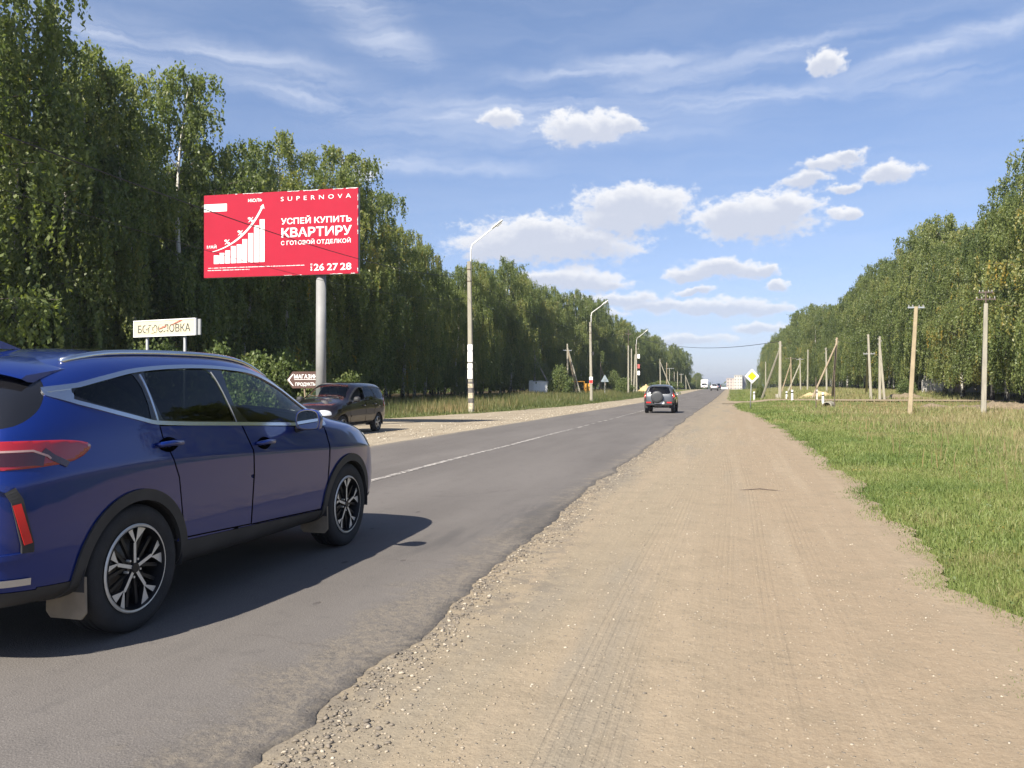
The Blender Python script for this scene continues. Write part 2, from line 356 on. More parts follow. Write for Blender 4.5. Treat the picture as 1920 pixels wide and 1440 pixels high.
def dirt(name, left=False):
    m, w, b, p = pos_mat(name, .97, .12); x, y, z = w.sep(p)
    wob = w.math('MULTIPLY', w.math('SUBTRACT', w.noise(w.vm('MULTIPLY', p, (1, .3, 1)), .8, 4), .5), 1.6)
    xx = w.math('ADD', x, wob)
    grav = (.365,.302,.213); red = (.37,.288,.197); pale = (.415,.332,.232); grey = (.295,.26,.205)
    if left:
        c = w.mix(w.ss(w.noise(p, .5, 5), .35, .7), (.45,.385,.285), (.36,.30,.215))
    else:
        c = w.mix(w.ss(xx, -1.2, .7), grav, red)
        tr = w.noise(w.vm('MULTIPLY', p, (2.4, .10, 1)), 1.0, 5, .6)
        c = w.mix(w.ss(tr, .46, .66, 0, .75), c, pale)
        c = w.mix(w.math('MULTIPLY', w.ss(w.noise(w.vm('MULTIPLY', p, (1.6, .16, 1)), .8, 4), .5, .68), w.ss(xx, .6, -.4, 0, .75)), c, grey)
    c = w.mix(w.ss(w.noise(p, 3.0, 6, .65), .42, .75, 0, .45), c, tuple(q*.72 for q in grav))
    sp = w.noise(p, 75, 5, .75); c = w.mix(w.ss(sp, .52, .72, 0, .75), c, (.47,.40,.30)); c = w.mix(w.ss(sp, .47, .28, 0, .7), c, (.20,.155,.11))
    st = w.voro(p, 26, out='Distance'); stc = w.voro(p, 26, out='Color')
    r, g, bl = w.sep(stc); stm = w.math('MULTIPLY', w.ss(st, .22, .14), w.ss(r, .72 if not left else .55, .8))
    c = w.mix(w.math('MULTIPLY', stm, .8), c, w.mix(g, (.27,.24,.20), (.52,.46,.37)))
    if not left:   # asphalt crumbs trodden into the first half metre
        cb = w.math('MULTIPLY', w.ss(xx, -1.15, -1.85), w.ss(w.noise(p, 5, 6, .7), .44, .62))
        c = w.mix(w.math('MULTIPLY', cb, .62), c, (.17,.155,.14))
    w.put(b.inputs['Base Color'], w.mix(1, c, (.68,.68,.68), 'MULTIPLY'))
    rut = w.noise(w.vm('MULTIPLY', p, (9, .35, 1)), 1.0, 4, .6)
    h = w.math('ADD', w.math('MULTIPLY', sp, .35), w.math('ADD', w.math('MULTIPLY', stm, .8), w.math('MULTIPLY', w.noise(p, 13, 6, .65), 1.4)))
    h = w.math('ADD', h, w.math('MULTIPLY', rut, 1.1))
    if not left:   # tyre tread prints running along the shoulder
        px_ = w.math('ADD', w.math('ADD', x, w.math('MULTIPLY', y, .012)), w.math('MULTIPLY', w.math('SINE', w.math('MULTIPLY', y, .35)), .05))
        for x0, wd_ in ((-.62, .08), (-.42, .10), (.02, .11), (.33, .08), (.72, .10)):
            a = w.math('ABSOLUTE', w.math('SUBTRACT', px_, x0))
            band = w.math('MULTIPLY', w.ss(a, wd_, wd_*.7), w.ss(w.noise(w.vm('MULTIPLY', p, (.8, .10, 1)), 1.2, 3), .36, .62))
            ribs = w.math('SINE', w.math('MULTIPLY', px_, 2*math.pi/.046)); lug = w.math('SINE', w.math('MULTIPLY', y, 2*math.pi/.035))
            h = w.math('ADD', h, w.math('MULTIPLY', band, w.math('ADD', w.math('MULTIPLY', w.ss(ribs, -.9, .4), .30), w.math('MULTIPLY', w.math('MULTIPLY', lug, ribs), .05))))
    bp = w.n('Bump'); bp.inputs['Strength'].default_value = .8; bp.inputs['Distance'].default_value = .012
    w.put(bp.inputs['Height'], h); w.put(b.inputs['Normal'], bp.outputs[0])
    return m
def soil():
    m, w, b, p = pos_mat('soil_and_thatch', .98, .1); x, y, z = w.sep(p)
    a = w.noise(p, .35, 6, .65); d = w.noise(p, 6, 6, .7); e = w.noise(p, 40, 3)
    c = w.mix(w.ss(a, .4, .65), (.085,.115,.03), (.16,.135,.06)); c = w.mix(w.ss(d, .45, .75, 0, .7), c, (.22,.175,.09)); c = w.mix(w.ss(e, .5, .75, 0, .5), c, (.05,.06,.02))
    fl = w.mix(w.ss(d, .4, .7), (.055,.042,.024), (.11,.08,.04))        # leaf litter under the birches
    c = w.mix(w.ss(w.math('ADD', x, w.math('MULTIPLY', d, 2)), -26.5, -29), c, fl)
    w.put(b.inputs['Base Color'], c)
    bp = w.n('Bump'); bp.inputs['Strength'].default_value = .7; bp.inputs['Distance'].default_value = .05; w.put(bp.inputs['Height'], d); w.put(b.inputs['Normal'], bp.outputs[0])
    return m
M_ASPH = asphalt(); M_DIRT = dirt('shoulder_dirt'); M_GRAVEL = dirt('pale_gravel', True); M_SOIL = soil()

# base ground: one sheet to the horizon
gy = np.concatenate([[-400, -150, -60, -20], np.arange(-8, 120, 1.0), np.arange(120, 360, 4.0), np.arange(360, 800, 20.), [1000, 1500, 2500, 4000, 6500]])
gx = np.concatenate([[-5000, -2000, -800, -300, -120, -80], np.arange(-60, -10, 2.), np.arange(-10, 4, 1.0), np.arange(4, 40, 1.), np.arange(40, 81, 5.), [120, 300, 800, 2000, 5000]])
GX, GY = np.meshgrid(gx, gy)
grid_mesh('ground', GX, GY, ground_z(GX, GY)-.05-.0005*np.abs(GY), M_SOIL)
def off(y, near): return near*(1-S(60, 300, y))+(-.05)*0*y
def sheet(name, ys, a, b, nx, zo, m, skirt=None):
    t = np.linspace(0, 1, nx)[None, :]; A = a(ys)[:, None]; B = b(ys)[:, None]
    X = A+(B-A)*t; Y = np.repeat(ys[:, None], nx, 1); Z = ground_z(X, Y)+zo(Y)
    if skirt: Z = Z-.013*S(-.55, -.02, X-B)-.012*S(.5, .02, X-A)
    if skirt: # edges turn down to form a real step
        X = np.concatenate([X[:, :1]-.015, X, X[:, -1:]+.012], 1); Y = np.concatenate([Y[:, :1], Y, Y[:, -1:]], 1)
        Z = np.concatenate([Z[:, :1]-skirt, Z, Z[:, -1:]-skirt], 1)
    return grid_mesh(name, X, Y, Z, m, smooth=not skirt)
yd = ys_(-6, (1, .5), (26, .05), (70, .25), (340, 1.5), (700, 12))
D0 = lambda y: -.032+.0002*np.abs(y)*0
def dshape(ys): return np.minimum(grass_edge(ys)+.35, 60)
t_ = sheet('dirt_shoulder', yd, lambda y: -3.0+0*y, lambda y: np.where(y < 340, np.clip(grass_edge(y)+.25, -1.0, 2.2), -1), 24, lambda y: -.020-.0002*y*(y > 60), M_DIRT)
yl = ys_(-10, (20, .5), (70, .2), (340, 1.5), (700, 12))
sheet('gravel_layby', yl, lot_edge, lambda y: -8.2+0*y, 14, lambda y: -.020-.0002*y*(y > 60), M_GRAVEL)
yr = ys_(-8, (1.5, .25), (22, .022), (60, .12), (340, 1.5), (700, 12))
def road_z(y): return np.where(y < 60, 0, 0.0)
ro = sheet('asphalt_road', yr, left_edge, road_edge, 60, lambda y: 0*y, M_ASPH, skirt=.05)
xs = np.concatenate([np.arange(-1.0, 30, .5), np.arange(30, 90, 2.)]); ts = np.linspace(0, 1, 7)
XX, TT = np.meshgrid(xs, ts)
wA = 79.0+.25*n1(xs, 41, 4, .4)-2.6*S(2.5, -1, xs); wB = 88.0+.25*n1(xs, 43, 4, .4)+2.2*S(2, -1, xs)
YY = wA[None, :]*(1-TT)+wB[None, :]*TT
grid_mesh('side_road', XX, YY, ground_z(XX, YY)+.004, M_DIRT)
# painted centre line, worn
def line_mat():
    m, w, b, p = pos_mat('road_paint', .7, .3)
    nz = w.noise(p, 9, 6, .7); f2 = w.noise(p, 60, 3, .7); l = w.noise(w.vm('MULTIPLY', p, (1, .25, 1)), .9, 3)
    f = w.ss(w.math('ADD', nz, w.math('ADD', w.math('MULTIPLY', w.math('SUBTRACT', f2, .5), .5), w.math('MULTIPLY', w.math('SUBTRACT', l, .5), .45))), .44, .60)
    w.put(b.inputs['Base Color'], w.mix(f, (.11,.10,.092), (.38,.355,.32))); return m
M_LINE = line_mat()
mb = MB()
def dash(y0, y1):
    n = max(1, int((y1-y0)/1.0)); yy = np.linspace(y0, y1, n+1)
    vs = []
    for y in yy:
        for dx in (-.065, .065): vs.append((-5.36+dx+.02*math.sin(y*.7), y, gz(-5.36, y)+.005+.0006*max(0, y-40)))
    mb.add(vs, [(2*i, 2*i+1, 2*i+3, 2*i+2) for i in range(n)])
dash(-6, 28.2)
for k in range(6): dash(29.0+k*1.6, 29.9+k*1.6)
dash(39.2, 74)
for k in range(40): dash(80+k*6, 83+k*6)
mb.build('centre_line', M_LINE)['kind'] = 'structure'

# ------------------------------------------------------------------ stones and crumbled asphalt
ICO = None
def stones(name, xs, ys, r, zo, m, tint):
    """many small irregular stones in one mesh"""
    global ICO
    import bmesh
    if ICO is None:
        bm = bmesh.new(); bmesh.ops.create_icosphere(bm, subdivisions=1, radius=1)
        ICO = (np.array([v.co[:] for v in bm.verts]), np.array([[v.index for v in f.verts] for f in bm.faces])); bm.free()
    V, F = ICO; n = len(xs)
    sc = np.stack([r*rng.uniform(.7, 1.4, n), r*rng.uniform(.7, 1.4, n), r*rng.uniform(.35, .7, n)], -1)
    v = V[None]*(1+rng.uniform(-.42, .3, (n, len(V), 1)))*sc[:, None, :]
    a = rng.uniform(0, 6.28, n); ca, sa = np.cos(a), np.sin(a)
    x = v[..., 0]*ca[:, None]-v[..., 1]*sa[:, None]; y = v[..., 0]*sa[:, None]+v[..., 1]*ca[:, None]
    v = np.stack([x+xs[:, None], y+ys[:, None], v[..., 2]+(ground_z(xs, ys)+zo+sc[:, 2]*.25)[:, None]], -1).reshape(-1, 3)
    f = (F[None]+(np.arange(n)*len(V))[:, None, None]).reshape(-1, 3)
    return npmesh(name, v, None, f, [m], attr={'tint': np.repeat(tint, len(V))}, kind='stuff')
def stone_mat():
    m, w, b, p = pos_mat('stone', .9, .25); at = w.n('Attribute', attribute_name='tint').outputs['Fac']
    c = w.ramp(at, [(0, (.07,.065,.06)), (.25, (.15,.13,.105)), (.6, (.29,.24,.175)), (1, (.50,.46,.38))])
    w.put(b.inputs['Base Color'], w.mix(w.ss(w.noise(p, 120, 3), .4, .7, 0, .3), c, (.3,.25,.2))); return m
M_STONE = stone_mat()
n = 15000; y = 2.2+26*rng.random(n)**2; x = road_edge(y)+.1+3.1*rng.random(n)**1.6
r = .0025+.0065*rng.random(n)**4+.0002*y
stones('loose_gravel', x, y, r, -.020, M_STONE, np.clip(.48+.16*rng.standard_normal(n), .2, .85))
n = 5200; y = 2.0+24*rng.random(n)**1.8; e = road_edge(y); x = e+.02+np.abs(rng.standard_normal(n))*.14*(1+.8*n1(y, 55, 3, .8))
r = .003+.013*rng.random(n)**3.5
stones('asphalt_crumbs', x, y, r, -.018, M_STONE, np.clip(.16+.16*rng.random(n)+.5*(rng.random(n) > .8), 0, 1))
n = 2600; y = 18+60*rng.random(n); x = -8.7-(np.abs(rng.standard_normal(n)))*1.8; r = .012+.03*rng.random(n)**3
stones('roadside_stones', x, y, r, -.020, M_STONE, np.clip(.75+.2*rng.standard_normal(n), .3, 1))

def leaf_quads(c, size, hang=.9, asp=.62):
    n = len(c); u = rng.standard_normal((n, 3)); u[:, 2] -= hang; u /= np.linalg.norm(u, axis=1)[:, None]
    t = rng.standard_normal((n, 3)); v = np.cross(u, t); v /= np.linalg.norm(v, axis=1)[:, None]
    s = (size*rng.uniform(.7, 1.3, n))[:, None]; a = u*s*.5; b = v*s*asp*.5
    return np.stack([c-a, c+b, c+a, c-b], 1).reshape(-1, 3)
# ------------------------------------------------------------------ grass and weeds (uncountable)
def blades(name, x, y, h, wdt, m, tint, lean=.5, zo=-.04, bent=True):
    n = len(x); a = rng.uniform(0, 6.28, n); d = rng.uniform(0, 6.28, n); L = lean*rng.random(n)
    z0 = ground_z(x, y)+zo
    cx, sx = np.cos(a)*wdt/2, np.sin(a)*wdt/2; lx, ly = np.cos(d)*h*L, np.sin(d)*h*L
    P = lambda px, py, pz: np.stack([px, py, pz], -1)
    b0 = P(x-cx, y-sx, z0); b1 = P(x+cx, y+sx, z0)
    if bent:
        m0 = P(x-cx*.8+lx*.35, y-sx*.8+ly*.35, z0+h*.6); m1 = P(x+cx*.8+lx*.35, y+sx*.8+ly*.35, z0+h*.6)
        tp = P(x+lx, y+ly, z0+h*(1-.25*L)); v = np.stack([b0, b1, m0, m1, tp], 1).reshape(-1, 3); i = np.arange(n)*5
        return npmesh(name, v, np.stack([i, i+1, i+3, i+2], -1), np.stack([i+2, i+3, i+4], -1), [m], attr={'tint': np.repeat(tint, 5)}, kind='stuff')
    tp = P(x+lx, y+ly, z0+h*(1-.25*L)); v = np.stack([b0, b1, tp], 1).reshape(-1, 3); i = np.arange(n)*3
    return npmesh(name, v, None, np.stack([i, i+1, i+2], -1), [m], attr={'tint': np.repeat(tint, 3)}, kind='stuff')
def cat(*a): return np.concatenate(a)
def verge():
    X = []; Y = []; H = []; W = []; T = []
    for (y0, y1, w_, n, h0, wd_) in ((3, 8, 3.2, 70000, .065, .004), (8, 16, 4.6, 75000, .075, .007), (16, 34, 6, 60000, .09, .012), (34, 78, 7, 44000, .11, .028)):
        y = y0+(y1-y0)*rng.random(n); e = grass_edge(y); t = rng.random(n); x = e-.12+w_*t
        dens = n2(x, y, 61, 3, 1.6); keep = (rng.random(n) < np.clip((x-e+.10)*3.2+dens*1.5, .0, 1))
        x, y, t, e = x[keep], y[keep], t[keep], e[keep]; k = len(x)
        patch = n2(x, y, 63, 4, .7)
        T.append(np.clip(.34+.55*patch+.13*rng.standard_normal(k)-.25*np.exp(-((x-e)/.35)**2), 0, 1)); Y.append(y); X.append(x)
        H.append(h0*rng.uniform(.5, 1.5, k)*np.clip(.45+(x-e)*1.1, .35, 1.25)*(1+.35*n2(x, y, 65, 3, 1.1))); W.append(np.full(k, wd_)*rng.uniform(.7, 1.3, k))
    return blades('short_grass', cat(*X), cat(*Y), cat(*H), cat(*W), M_GRASS, cat(*T), .9)
verge()
def tall():
    X = []; Y = []; H = []; W = []; T = []
    for (y0, y1, x0, x1, n, h0, wd_) in ((9, 25, 4.2, 22, 52000, .25, .009), (25, 50, 3.0, 32, 52000, .26, .02), (50, 79, 2.2, 46, 42000, .30, .035)):
        y = y0+(y1-y0)*rng.random(n); x = x0+(x1-x0)*rng.random(n); edge = 4.4+.7*n1(y, 71, 3, .3)-2.2*S(25, 60, y)
        g = S(-.6, 1.6, x-edge); keep = (rng.random(n) < .15+.85*g); x, y, g = x[keep], y[keep], g[keep]; k = len(x)
        pt = n2(x, y, 73, 4, .35)
        T.append(np.clip(.50+.20*g+.5*pt+.15*rng.standard_normal(k), 0, 1)); X.append(x); Y.append(y); W.append(wd_*rng.uniform(.6, 1.3, k))
        H.append(h0*(1-.72*S(58, 72, y))*(.35+.65*g)*rng.uniform(.5, 1.4, k)*(1+.5*n2(x, y, 75, 3, .6)))
    return blades('dry_meadow_grass', cat(*X), cat(*Y), cat(*H), cat(*W), M_GRASS, cat(*T), .7)
tall()
n = 1900; y = 7+70*rng.random(n)**1.4; x = 3.2+26*rng.random(n)*(.35+.65*S(5, 40, y)); kp = n2(x, y, 95, 3, .35) > -.25; x, y = x[kp], y[kp]; n = len(x)
blades('dry_stalks', x, y, rng.uniform(.3, .62, n), .006+.0005*y, M_WEED, np.clip(rng.normal(.75, .2, n), 0, 1), .35)
n = 1300; y = 4+30*rng.random(n)**1.3; x = grass_edge(y)+.1+3.5*rng.random(n)
lv = leaf_quads(np.stack([np.repeat(x, 7)+rng.normal(0, .05, n*7), np.repeat(y, 7)+rng.normal(0, .05, n*7), np.repeat(ground_z(x, y), 7)+.02+.05*rng.random(n*7)], -1), np.full(n*7, .026))
npmesh('broadleaf_weeds', lv, np.arange(len(lv)).reshape(-1, 4), None, [M_BUSH], None, {'tint': np.repeat(np.clip(rng.normal(.5, .2, n), 0, .95), 28)}, kind='stuff')
n = 26000; y = 88.5+150*rng.random(n)**1.6; x = grass_edge(y)+30*rng.random(n); pt = n2(x, y, 77, 4, .2)
blades('bank_grass', x, y, .30*rng.uniform(.5, 1.4, n)*S(-.5, 4, x)+.12, .06*rng.uniform(.6, 1.4, n), M_GRASS, np.clip(.25+.42*S(0, 6, x)+.35*pt+.1*rng.standard_normal(n), 0, 1), .6, bent=False)
n = 46000; y = 26+130*rng.random(n)**1.3; le = lot_edge(y); t = rng.random(n); x = le+.15-(15*t)
ht = S(.3, 3.5, le-x); pt = n2(x, y, 81, 4, .3)
dry = np.exp(-((y-46)/7)**2-((x+16.5)/2.0)**2)
blades('roadside_weeds', x, y, (.10+.55*ht*(1+.7*pt)*rng.uniform(.5, 1.3, n))*(1-.55*S(60, 34, y))+.18*dry, .022*rng.uniform(.6, 1.4, n)*(1+y/60), M_WEED, np.clip(.30+.45*pt+.13*rng.standard_normal(n)-.25*(1-ht)+.38*dry, 0, 1), .45, bent=False)

# ------------------------------------------------------------------ birches
def birch_mesh(seed, H, R, low=.10, gold=0.0, nl=62, ns=24, sz=.19, drop=1.0):
    global rng
    keep = rng; rng = np.random.default_rng(seed)
    mb = MB(); k = 9; ph = rng.uniform(0, 6.28, 2); am = rng.uniform(.1, .35)
    def tk(z): return np.array([am*math.sin(z*.35+ph[0])*min(1, z/4), am*math.sin(z*.29+ph[1])*min(1, z/4), z])
    zz = np.linspace(-.3, H*.97, k+5)
    mb.tube([tk(z) for z in zz], [max(.012, .17*(H/18)*(1-.97*max(z, 0)/H)**.85+(.05 if z < .3 else 0)) for z in zz], 8)
    C = []; T = []
    for i in range(nl):
        u = (i+.5)/nl; z0 = H*(low+(.985-low)*u**.92); hf = z0/H
        prof = (.62+.50*math.sin(math.pi*min(1, (hf-.02)*.92)**.8))*math.sqrt(max(.05, 1-max(0, (hf-.45)/.56)**2.4))
        L = R*prof*rng.uniform(.62, 1.18); az = i*2.39996+rng.uniform(-.5, .5); up = (.35+.75*hf)*L*rng.uniform(.7, 1.15)
        b = tk(z0); dirv = np.array([math.cos(az), math.sin(az), 0]); sidev = np.array([-dirv[1], dirv[0], 0])
        pts = []
        for t in np.linspace(0, 1, 6):
            pts.append(b+dirv*L*t+np.array([0, 0, up*(1.6*t-.95*t*t)]))
        mb.tube(pts, [.045*(1-hf*.75)*(1-t*.85)+.004 for t in np.linspace(0, 1, 6)], 4, m=1, cap=False)
        limb_t = rng.normal(0, .15); n_s = int(ns*(.5+.6*prof))
        for j in range(n_s):
            t = rng.uniform(.18, 1)**.8; p = b+dirv*L*t+np.array([0, 0, up*(1.6*t-.95*t*t)])
            sp = .25*L*(1-.35*t)+.08; p = p+sidev*rng.normal(0, sp*.5)+dirv*rng.normal(0, .12)+np.array([0, 0, rng.normal(.05, .16)])
            ln = drop*rng.uniform(.4, 3.0)*(1.1-.6*hf)*(.55+.6*t); m = max(5, int(ln/.065)); q = np.arange(m)/m
            sway = np.cumsum(rng.normal(0, .022, (m, 2)), 0); cc = np.stack([p[0]+sway[:, 0]+dirv[0]*.12*np.sqrt(q), p[1]+sway[:, 1]+dirv[1]*.12*np.sqrt(q), p[2]-q*ln+.10*np.sin(q*3)], -1)
            cc += rng.normal(0, .034, cc.shape); C.append(cc); g = 1.0 if rng.random() < gold else 0
            T.append(np.clip(.40+limb_t+rng.normal(0, .13)+rng.normal(0, .07, m)+g*.55, 0, 1))
        for j in range(int(n_s*.22)):      # short twigs standing on top of the limb
            t = rng.uniform(.3, 1.05); p = b+dirv*L*t+np.array([0, 0, up*(1.6*t-.95*t*t)]); m = 7
            e = np.array([rng.normal(0, .3), rng.normal(0, .3), rng.uniform(.15, .6)]); C.append(p+np.linspace(.1, 1, m)[:, None]*e+rng.normal(0, .05, (m, 3))); T.append(np.clip(.46+limb_t+rng.normal(0, .1, m), 0, 1))
    for j in range(60):                   # leader shoots and a few rival tops
        o3 = [(0, 0), (.75, .3), (-.6, .55), (.1, -.8)][j % 4]; p = tk(H*rng.uniform(.80, .985-.045*(j % 4)))+np.array([o3[0], o3[1], 0]); m = 12; e = np.array([rng.normal(0, .28), rng.normal(0, .28), rng.uniform(.2, 1.0)*(H/18)]); C.append(p+np.linspace(0, 1, m)[:, None]*e+rng.normal(0, .06, (m, 3))); T.append(np.full(m, .45))
    C = np.concatenate(C); T = np.concatenate(T); zl = low*14-.2+rng.uniform(-.2, .6); kp = (C[:, 2] > zl+.5*np.sin(C[:, 0]*2.1+C[:, 1]*1.7)) & (rng.random(len(C)) < .80); C = C[kp]; T = T[kp]
    v = leaf_quads(C, np.full(len(C), sz), 2.0, .50); rng = keep
    return mb, v, np.repeat(T, 4)
def plant_proto(name, seed, H, R, bm=None, **kw):
    mb, v, T = birch_mesh(seed, H, R, **kw)
    root = bpy.data.objects.new(name, None); COL.objects.link(root)
    mb.build('trunk', [M_BARK, M_TWIG], root, smooth=True)
    npmesh('crown', v, np.arange(len(v)).reshape(-1, 4), None, [bm or M_LEAF], root, {'tint': T})
    return root
BIRCH = [(plant_proto('birch_tree', 100+i, 18, r, low=lo, gold=gd, nl=n_, ns=s_), 18) for i, (r, lo, gd, n_, s_) in enumerate(
    ((3.3, .07, .004, 50, 44), (3.0, .14, .0, 46, 42), (3.6, .055, .012, 52, 46), (2.8, .20, .0, 42, 40), (3.4, .11, .02, 48, 44), (3.1, .08, .0, 46, 44), (2.9, .13, .07, 44, 44)))]
used = set()
def put_tree(kind, x, y, H, rz, label, group, wide=1.0):
    p, h0 = BIRCH[kind]
    if kind in used: o = copy_tree(p)
    else: o = p; used.add(kind)
    s = H/h0; o.location = (x, y, gz(x, y)-.06); o.rotation_euler = (0, 0, rz); o.scale = (s*wide, s*wide, s); o.rotation_euler = (R_(random.uniform(-2.2, 2.2)), R_(random.uniform(-2.2, 2.2)), rz)
    tag(o, label, 'tree', group); return o
def px_of(x, y, z=0):
    a = R_(YAW); X = x*math.cos(a)+y*math.sin(a); Y = -x*math.sin(a)+y*math.cos(a)
    return 960+1554*X/max(Y, .1)
LEFT_NAMES = [(25, 'at the left photo edge behind the rear of the blue car'), (75, 'with yellow leaves, left of the tallest crown'), (120, 'with the tallest crown at the top left of the photo'),
    (165, 'just right of the tallest crown at the top left'), (215, 'with broad rounded top between photo edge and town sign'), (265, 'behind the left post of the town sign'), (310, 'with a narrow pointed top above the town sign'),
    (355, 'behind the right post of the town sign'), (395, 'at the left edge of the red billboard'), (440, 'behind the bar chart of the red billboard'), (485, 'behind the arrow of the red billboard'), (530, 'rising behind the middle of the red billboard'),
    (575, 'just left of the billboard post'), (625, 'just right of the billboard post, tallest above the billboard'), (665, 'at the right edge of the red billboard'), (700, 'above the roof of the black wagon'), (735, 'just right of the black wagon'),
    (770, 'halfway between black wagon and nearest street lamp'), (805, 'left of the nearest street lamp above the dry tan grass'), (845, 'close to the left side of the nearest street lamp'), (885, 'directly behind the nearest street lamp'), (925, 'right of the nearest street lamp under its arm'), (962, 'left of the small white box by the forest')]
RIGHT_NAMES = [(1895, 'at the right edge of the photo'), (1850, 'behind the tall concrete pole near the right edge'), (1805, 'left of the tall concrete pole near the right edge'), (1765, 'halfway between leaning pole and tall concrete pole'),
    (1720, 'behind the top of the leaning pole'), (1680, 'just left of the leaning pole'), (1645, 'behind the two poles that form a narrow A'), (1610, 'left of the two poles that form a narrow A')]
def name_for(px, table, tol=24):
    b = min(table, key=lambda q: abs(q[0]-px)); return b if abs(b[0]-px) < tol else None
random.seed(5); taken = set()
Ht = lambda y: float(np.interp(y, [24, 29, 34, 39.5, 45, 50, 58, 66, 73, 90, 118, 176, 280], [19.2, 20.2, 18.4, 19.8, 16.2, 16.8, 19.2, 17.6, 16.2, 14.8, 17.4, 18.2, 15]))
y = 25.5; i = 0
while y < 345:
    x = np.interp(y, [0, 140, 230, 300, 345], [-31, -30.5, -26.5, -22, -18.5])+random.uniform(-.6, .6); px = px_of(x, y); nm = name_for(px, LEFT_NAMES)
    k = random.choice((0, 1, 2, 4, 5)) if nm is None or 'yellow' not in nm[1] else 6
    if nm and nm[0] not in taken: taken.add(nm[0]); lb, gr = 'tall left row birch '+nm[1], 'birches in front of the left wood'
    elif px < 700: lb, gr = 'drooping birch squeezed between the front birches beside the billboard and town sign', 'infill birches by the billboard'
    elif px < 1000: lb, gr = 'birch of the shaded left row between black wagon and white box', 'infill birches past the wagon'
    elif px < 1120: lb, gr = 'birch of the left row between the white box and the second street lamp', 'left birches by the second lamp'
    elif px < 1205: lb, gr = 'birch of the left row between second and third street lamps', 'left birches by the third lamp'
    else: lb, gr = 'small looking far birch at the end of the left row above the grey off-roader', 'far left birches'
    put_tree(k, x, y, Ht(y)*random.choice((.78 if y > 42 else .95, .92, .98, 1.0, 1.03, 1.06))*random.uniform(.97, 1.03), random.uniform(0, 6.28), lb, gr, random.uniform(.85, 1.2) if y > 60 else random.uniform(1.08, 1.3))
    y += random.uniform(3.0, 4.3) if y < 130 else random.uniform(4.0, 6.0)
for (dx, st, y0, y1, lo, rank) in ((-4.6, 3.6, 26, 330, .88, 'second'), (-9.5, 4.2, 26, 170, .82, 'third'), (-15, 5.0, 30, 130, .82, 'fourth')):
    y = y0
    while y < y1:
        x = np.interp(y, [0, 140, 230, 300, 345], [-31, -30.5, -26.5, -22, -18.5])+dx+random.uniform(-1, 1)
        part = 'left of the billboard' if px_of(x, y) < 390 else 'behind the billboard' if px_of(x, y) < 690 else 'between the billboard and the white box' if px_of(x, y) < 1000 else 'beyond the white box'
        put_tree(random.choice((0, 1, 2, 3, 4, 5)), x, y, Ht(y)*lo*(1.06 if y < 60 else 1)*random.uniform(.9, 1.05), random.uniform(0, 6.28), 'half hidden %s rank birch, left wood, %s' % (rank, part), '%s rank birches %s' % (rank, part), random.uniform(1, 1.2))
        y += st*random.uniform(.8, 1.25)*(1 if y < 130 else 1.7)
Hr = lambda y: float(np.interp(y, [40, 60, 80, 95, 110, 130, 160, 230, 340], [20.6, 21, 19.2, 18.8, 19.6, 19.2, 18, 18.8, 17.5]))
y = 52.0
while y < 350:
    x = np.interp(y, [40, 130, 200, 350], [23.5, 22.5, 18.5, 12.5])+random.uniform(-.7, .7); px = px_of(x, y); nm = name_for(px, RIGHT_NAMES, 22)
    if nm and nm[0] not in taken: taken.add(nm[0]); lb, gr = 'tall sunlit birch '+nm[1], 'birches in front of the right wood'
    elif px > 1600: lb, gr = 'sunlit birch filling the right row between the leaning pole and the photo edge', 'infill birches on the right'
    elif px > 1500: lb, gr = 'sunlit birch of the right row behind the group of thin poles', 'right birches behind the poles'
    else: lb, gr = 'far birch of the right row tapering towards the yellow diamond sign', 'far right birches'
    put_tree(random.choice((0, 1, 2, 4, 5, 6) if random.random() < .9 else (6,)), x, y, Hr(y)*random.uniform(.82, 1.06), random.uniform(0, 6.28), lb, gr, random.uniform(1, 1.2))
    y += random.uniform(3.2, 4.2) if y < 150 else random.uniform(4.5, 6.5)
for (dx, st, y0, y1, lo, rank) in ((4.6, 4.2, 56, 320, .96, 'second'), (10, 5, 56, 160, .98, 'third')):
    y = y0
    while y < y1:
        x = np.interp(y, [40, 130, 200, 350], [23.5, 22.5, 18.5, 12.5])+dx+random.uniform(-1, 1)
        part = 'at the photo edge' if px_of(x, y) > 1750 else 'behind the thin poles'
        put_tree(random.choice((0, 1, 2, 3, 5)), x, y, Hr(y)*lo*random.uniform(.9, 1.06), random.uniform(0, 6.28), 'half hidden %s rank birch of the right wood, %s' % (rank, part), '%s rank right birches %s' % (rank, part), random.uniform(1, 1.2))
        y += st*random.uniform(.8, 1.25)*(1 if y < 150 else 1.7)
# low far trees where the road dips out of sight, and the blue ridge beyond
for k in range(26):
    y = 360+k*13+random.uniform(-4, 4); x = -17-.02*(y-360)+random.uniform(-3, 3)
    put_tree(random.choice((0, 2, 4, 5)), x, y, random.uniform(5.5, 8)-.004*(y-360), random.uniform(0, 6.28), 'low rounded tree far down the left side where the road dips away', 'far low trees on the left', 1.6)
for k in range(14):
    y = 380+k*22; x = 9+.015*(y-360)+random.uniform(-2, 2)
    put_tree(random.choice((0, 2, 4, 5)), x, y, random.uniform(6, 9), random.uniform(0, 6.28), 'low far tree behind the yellow diamond sign beside the apartment blocks', 'far low trees on the right', 1.5)
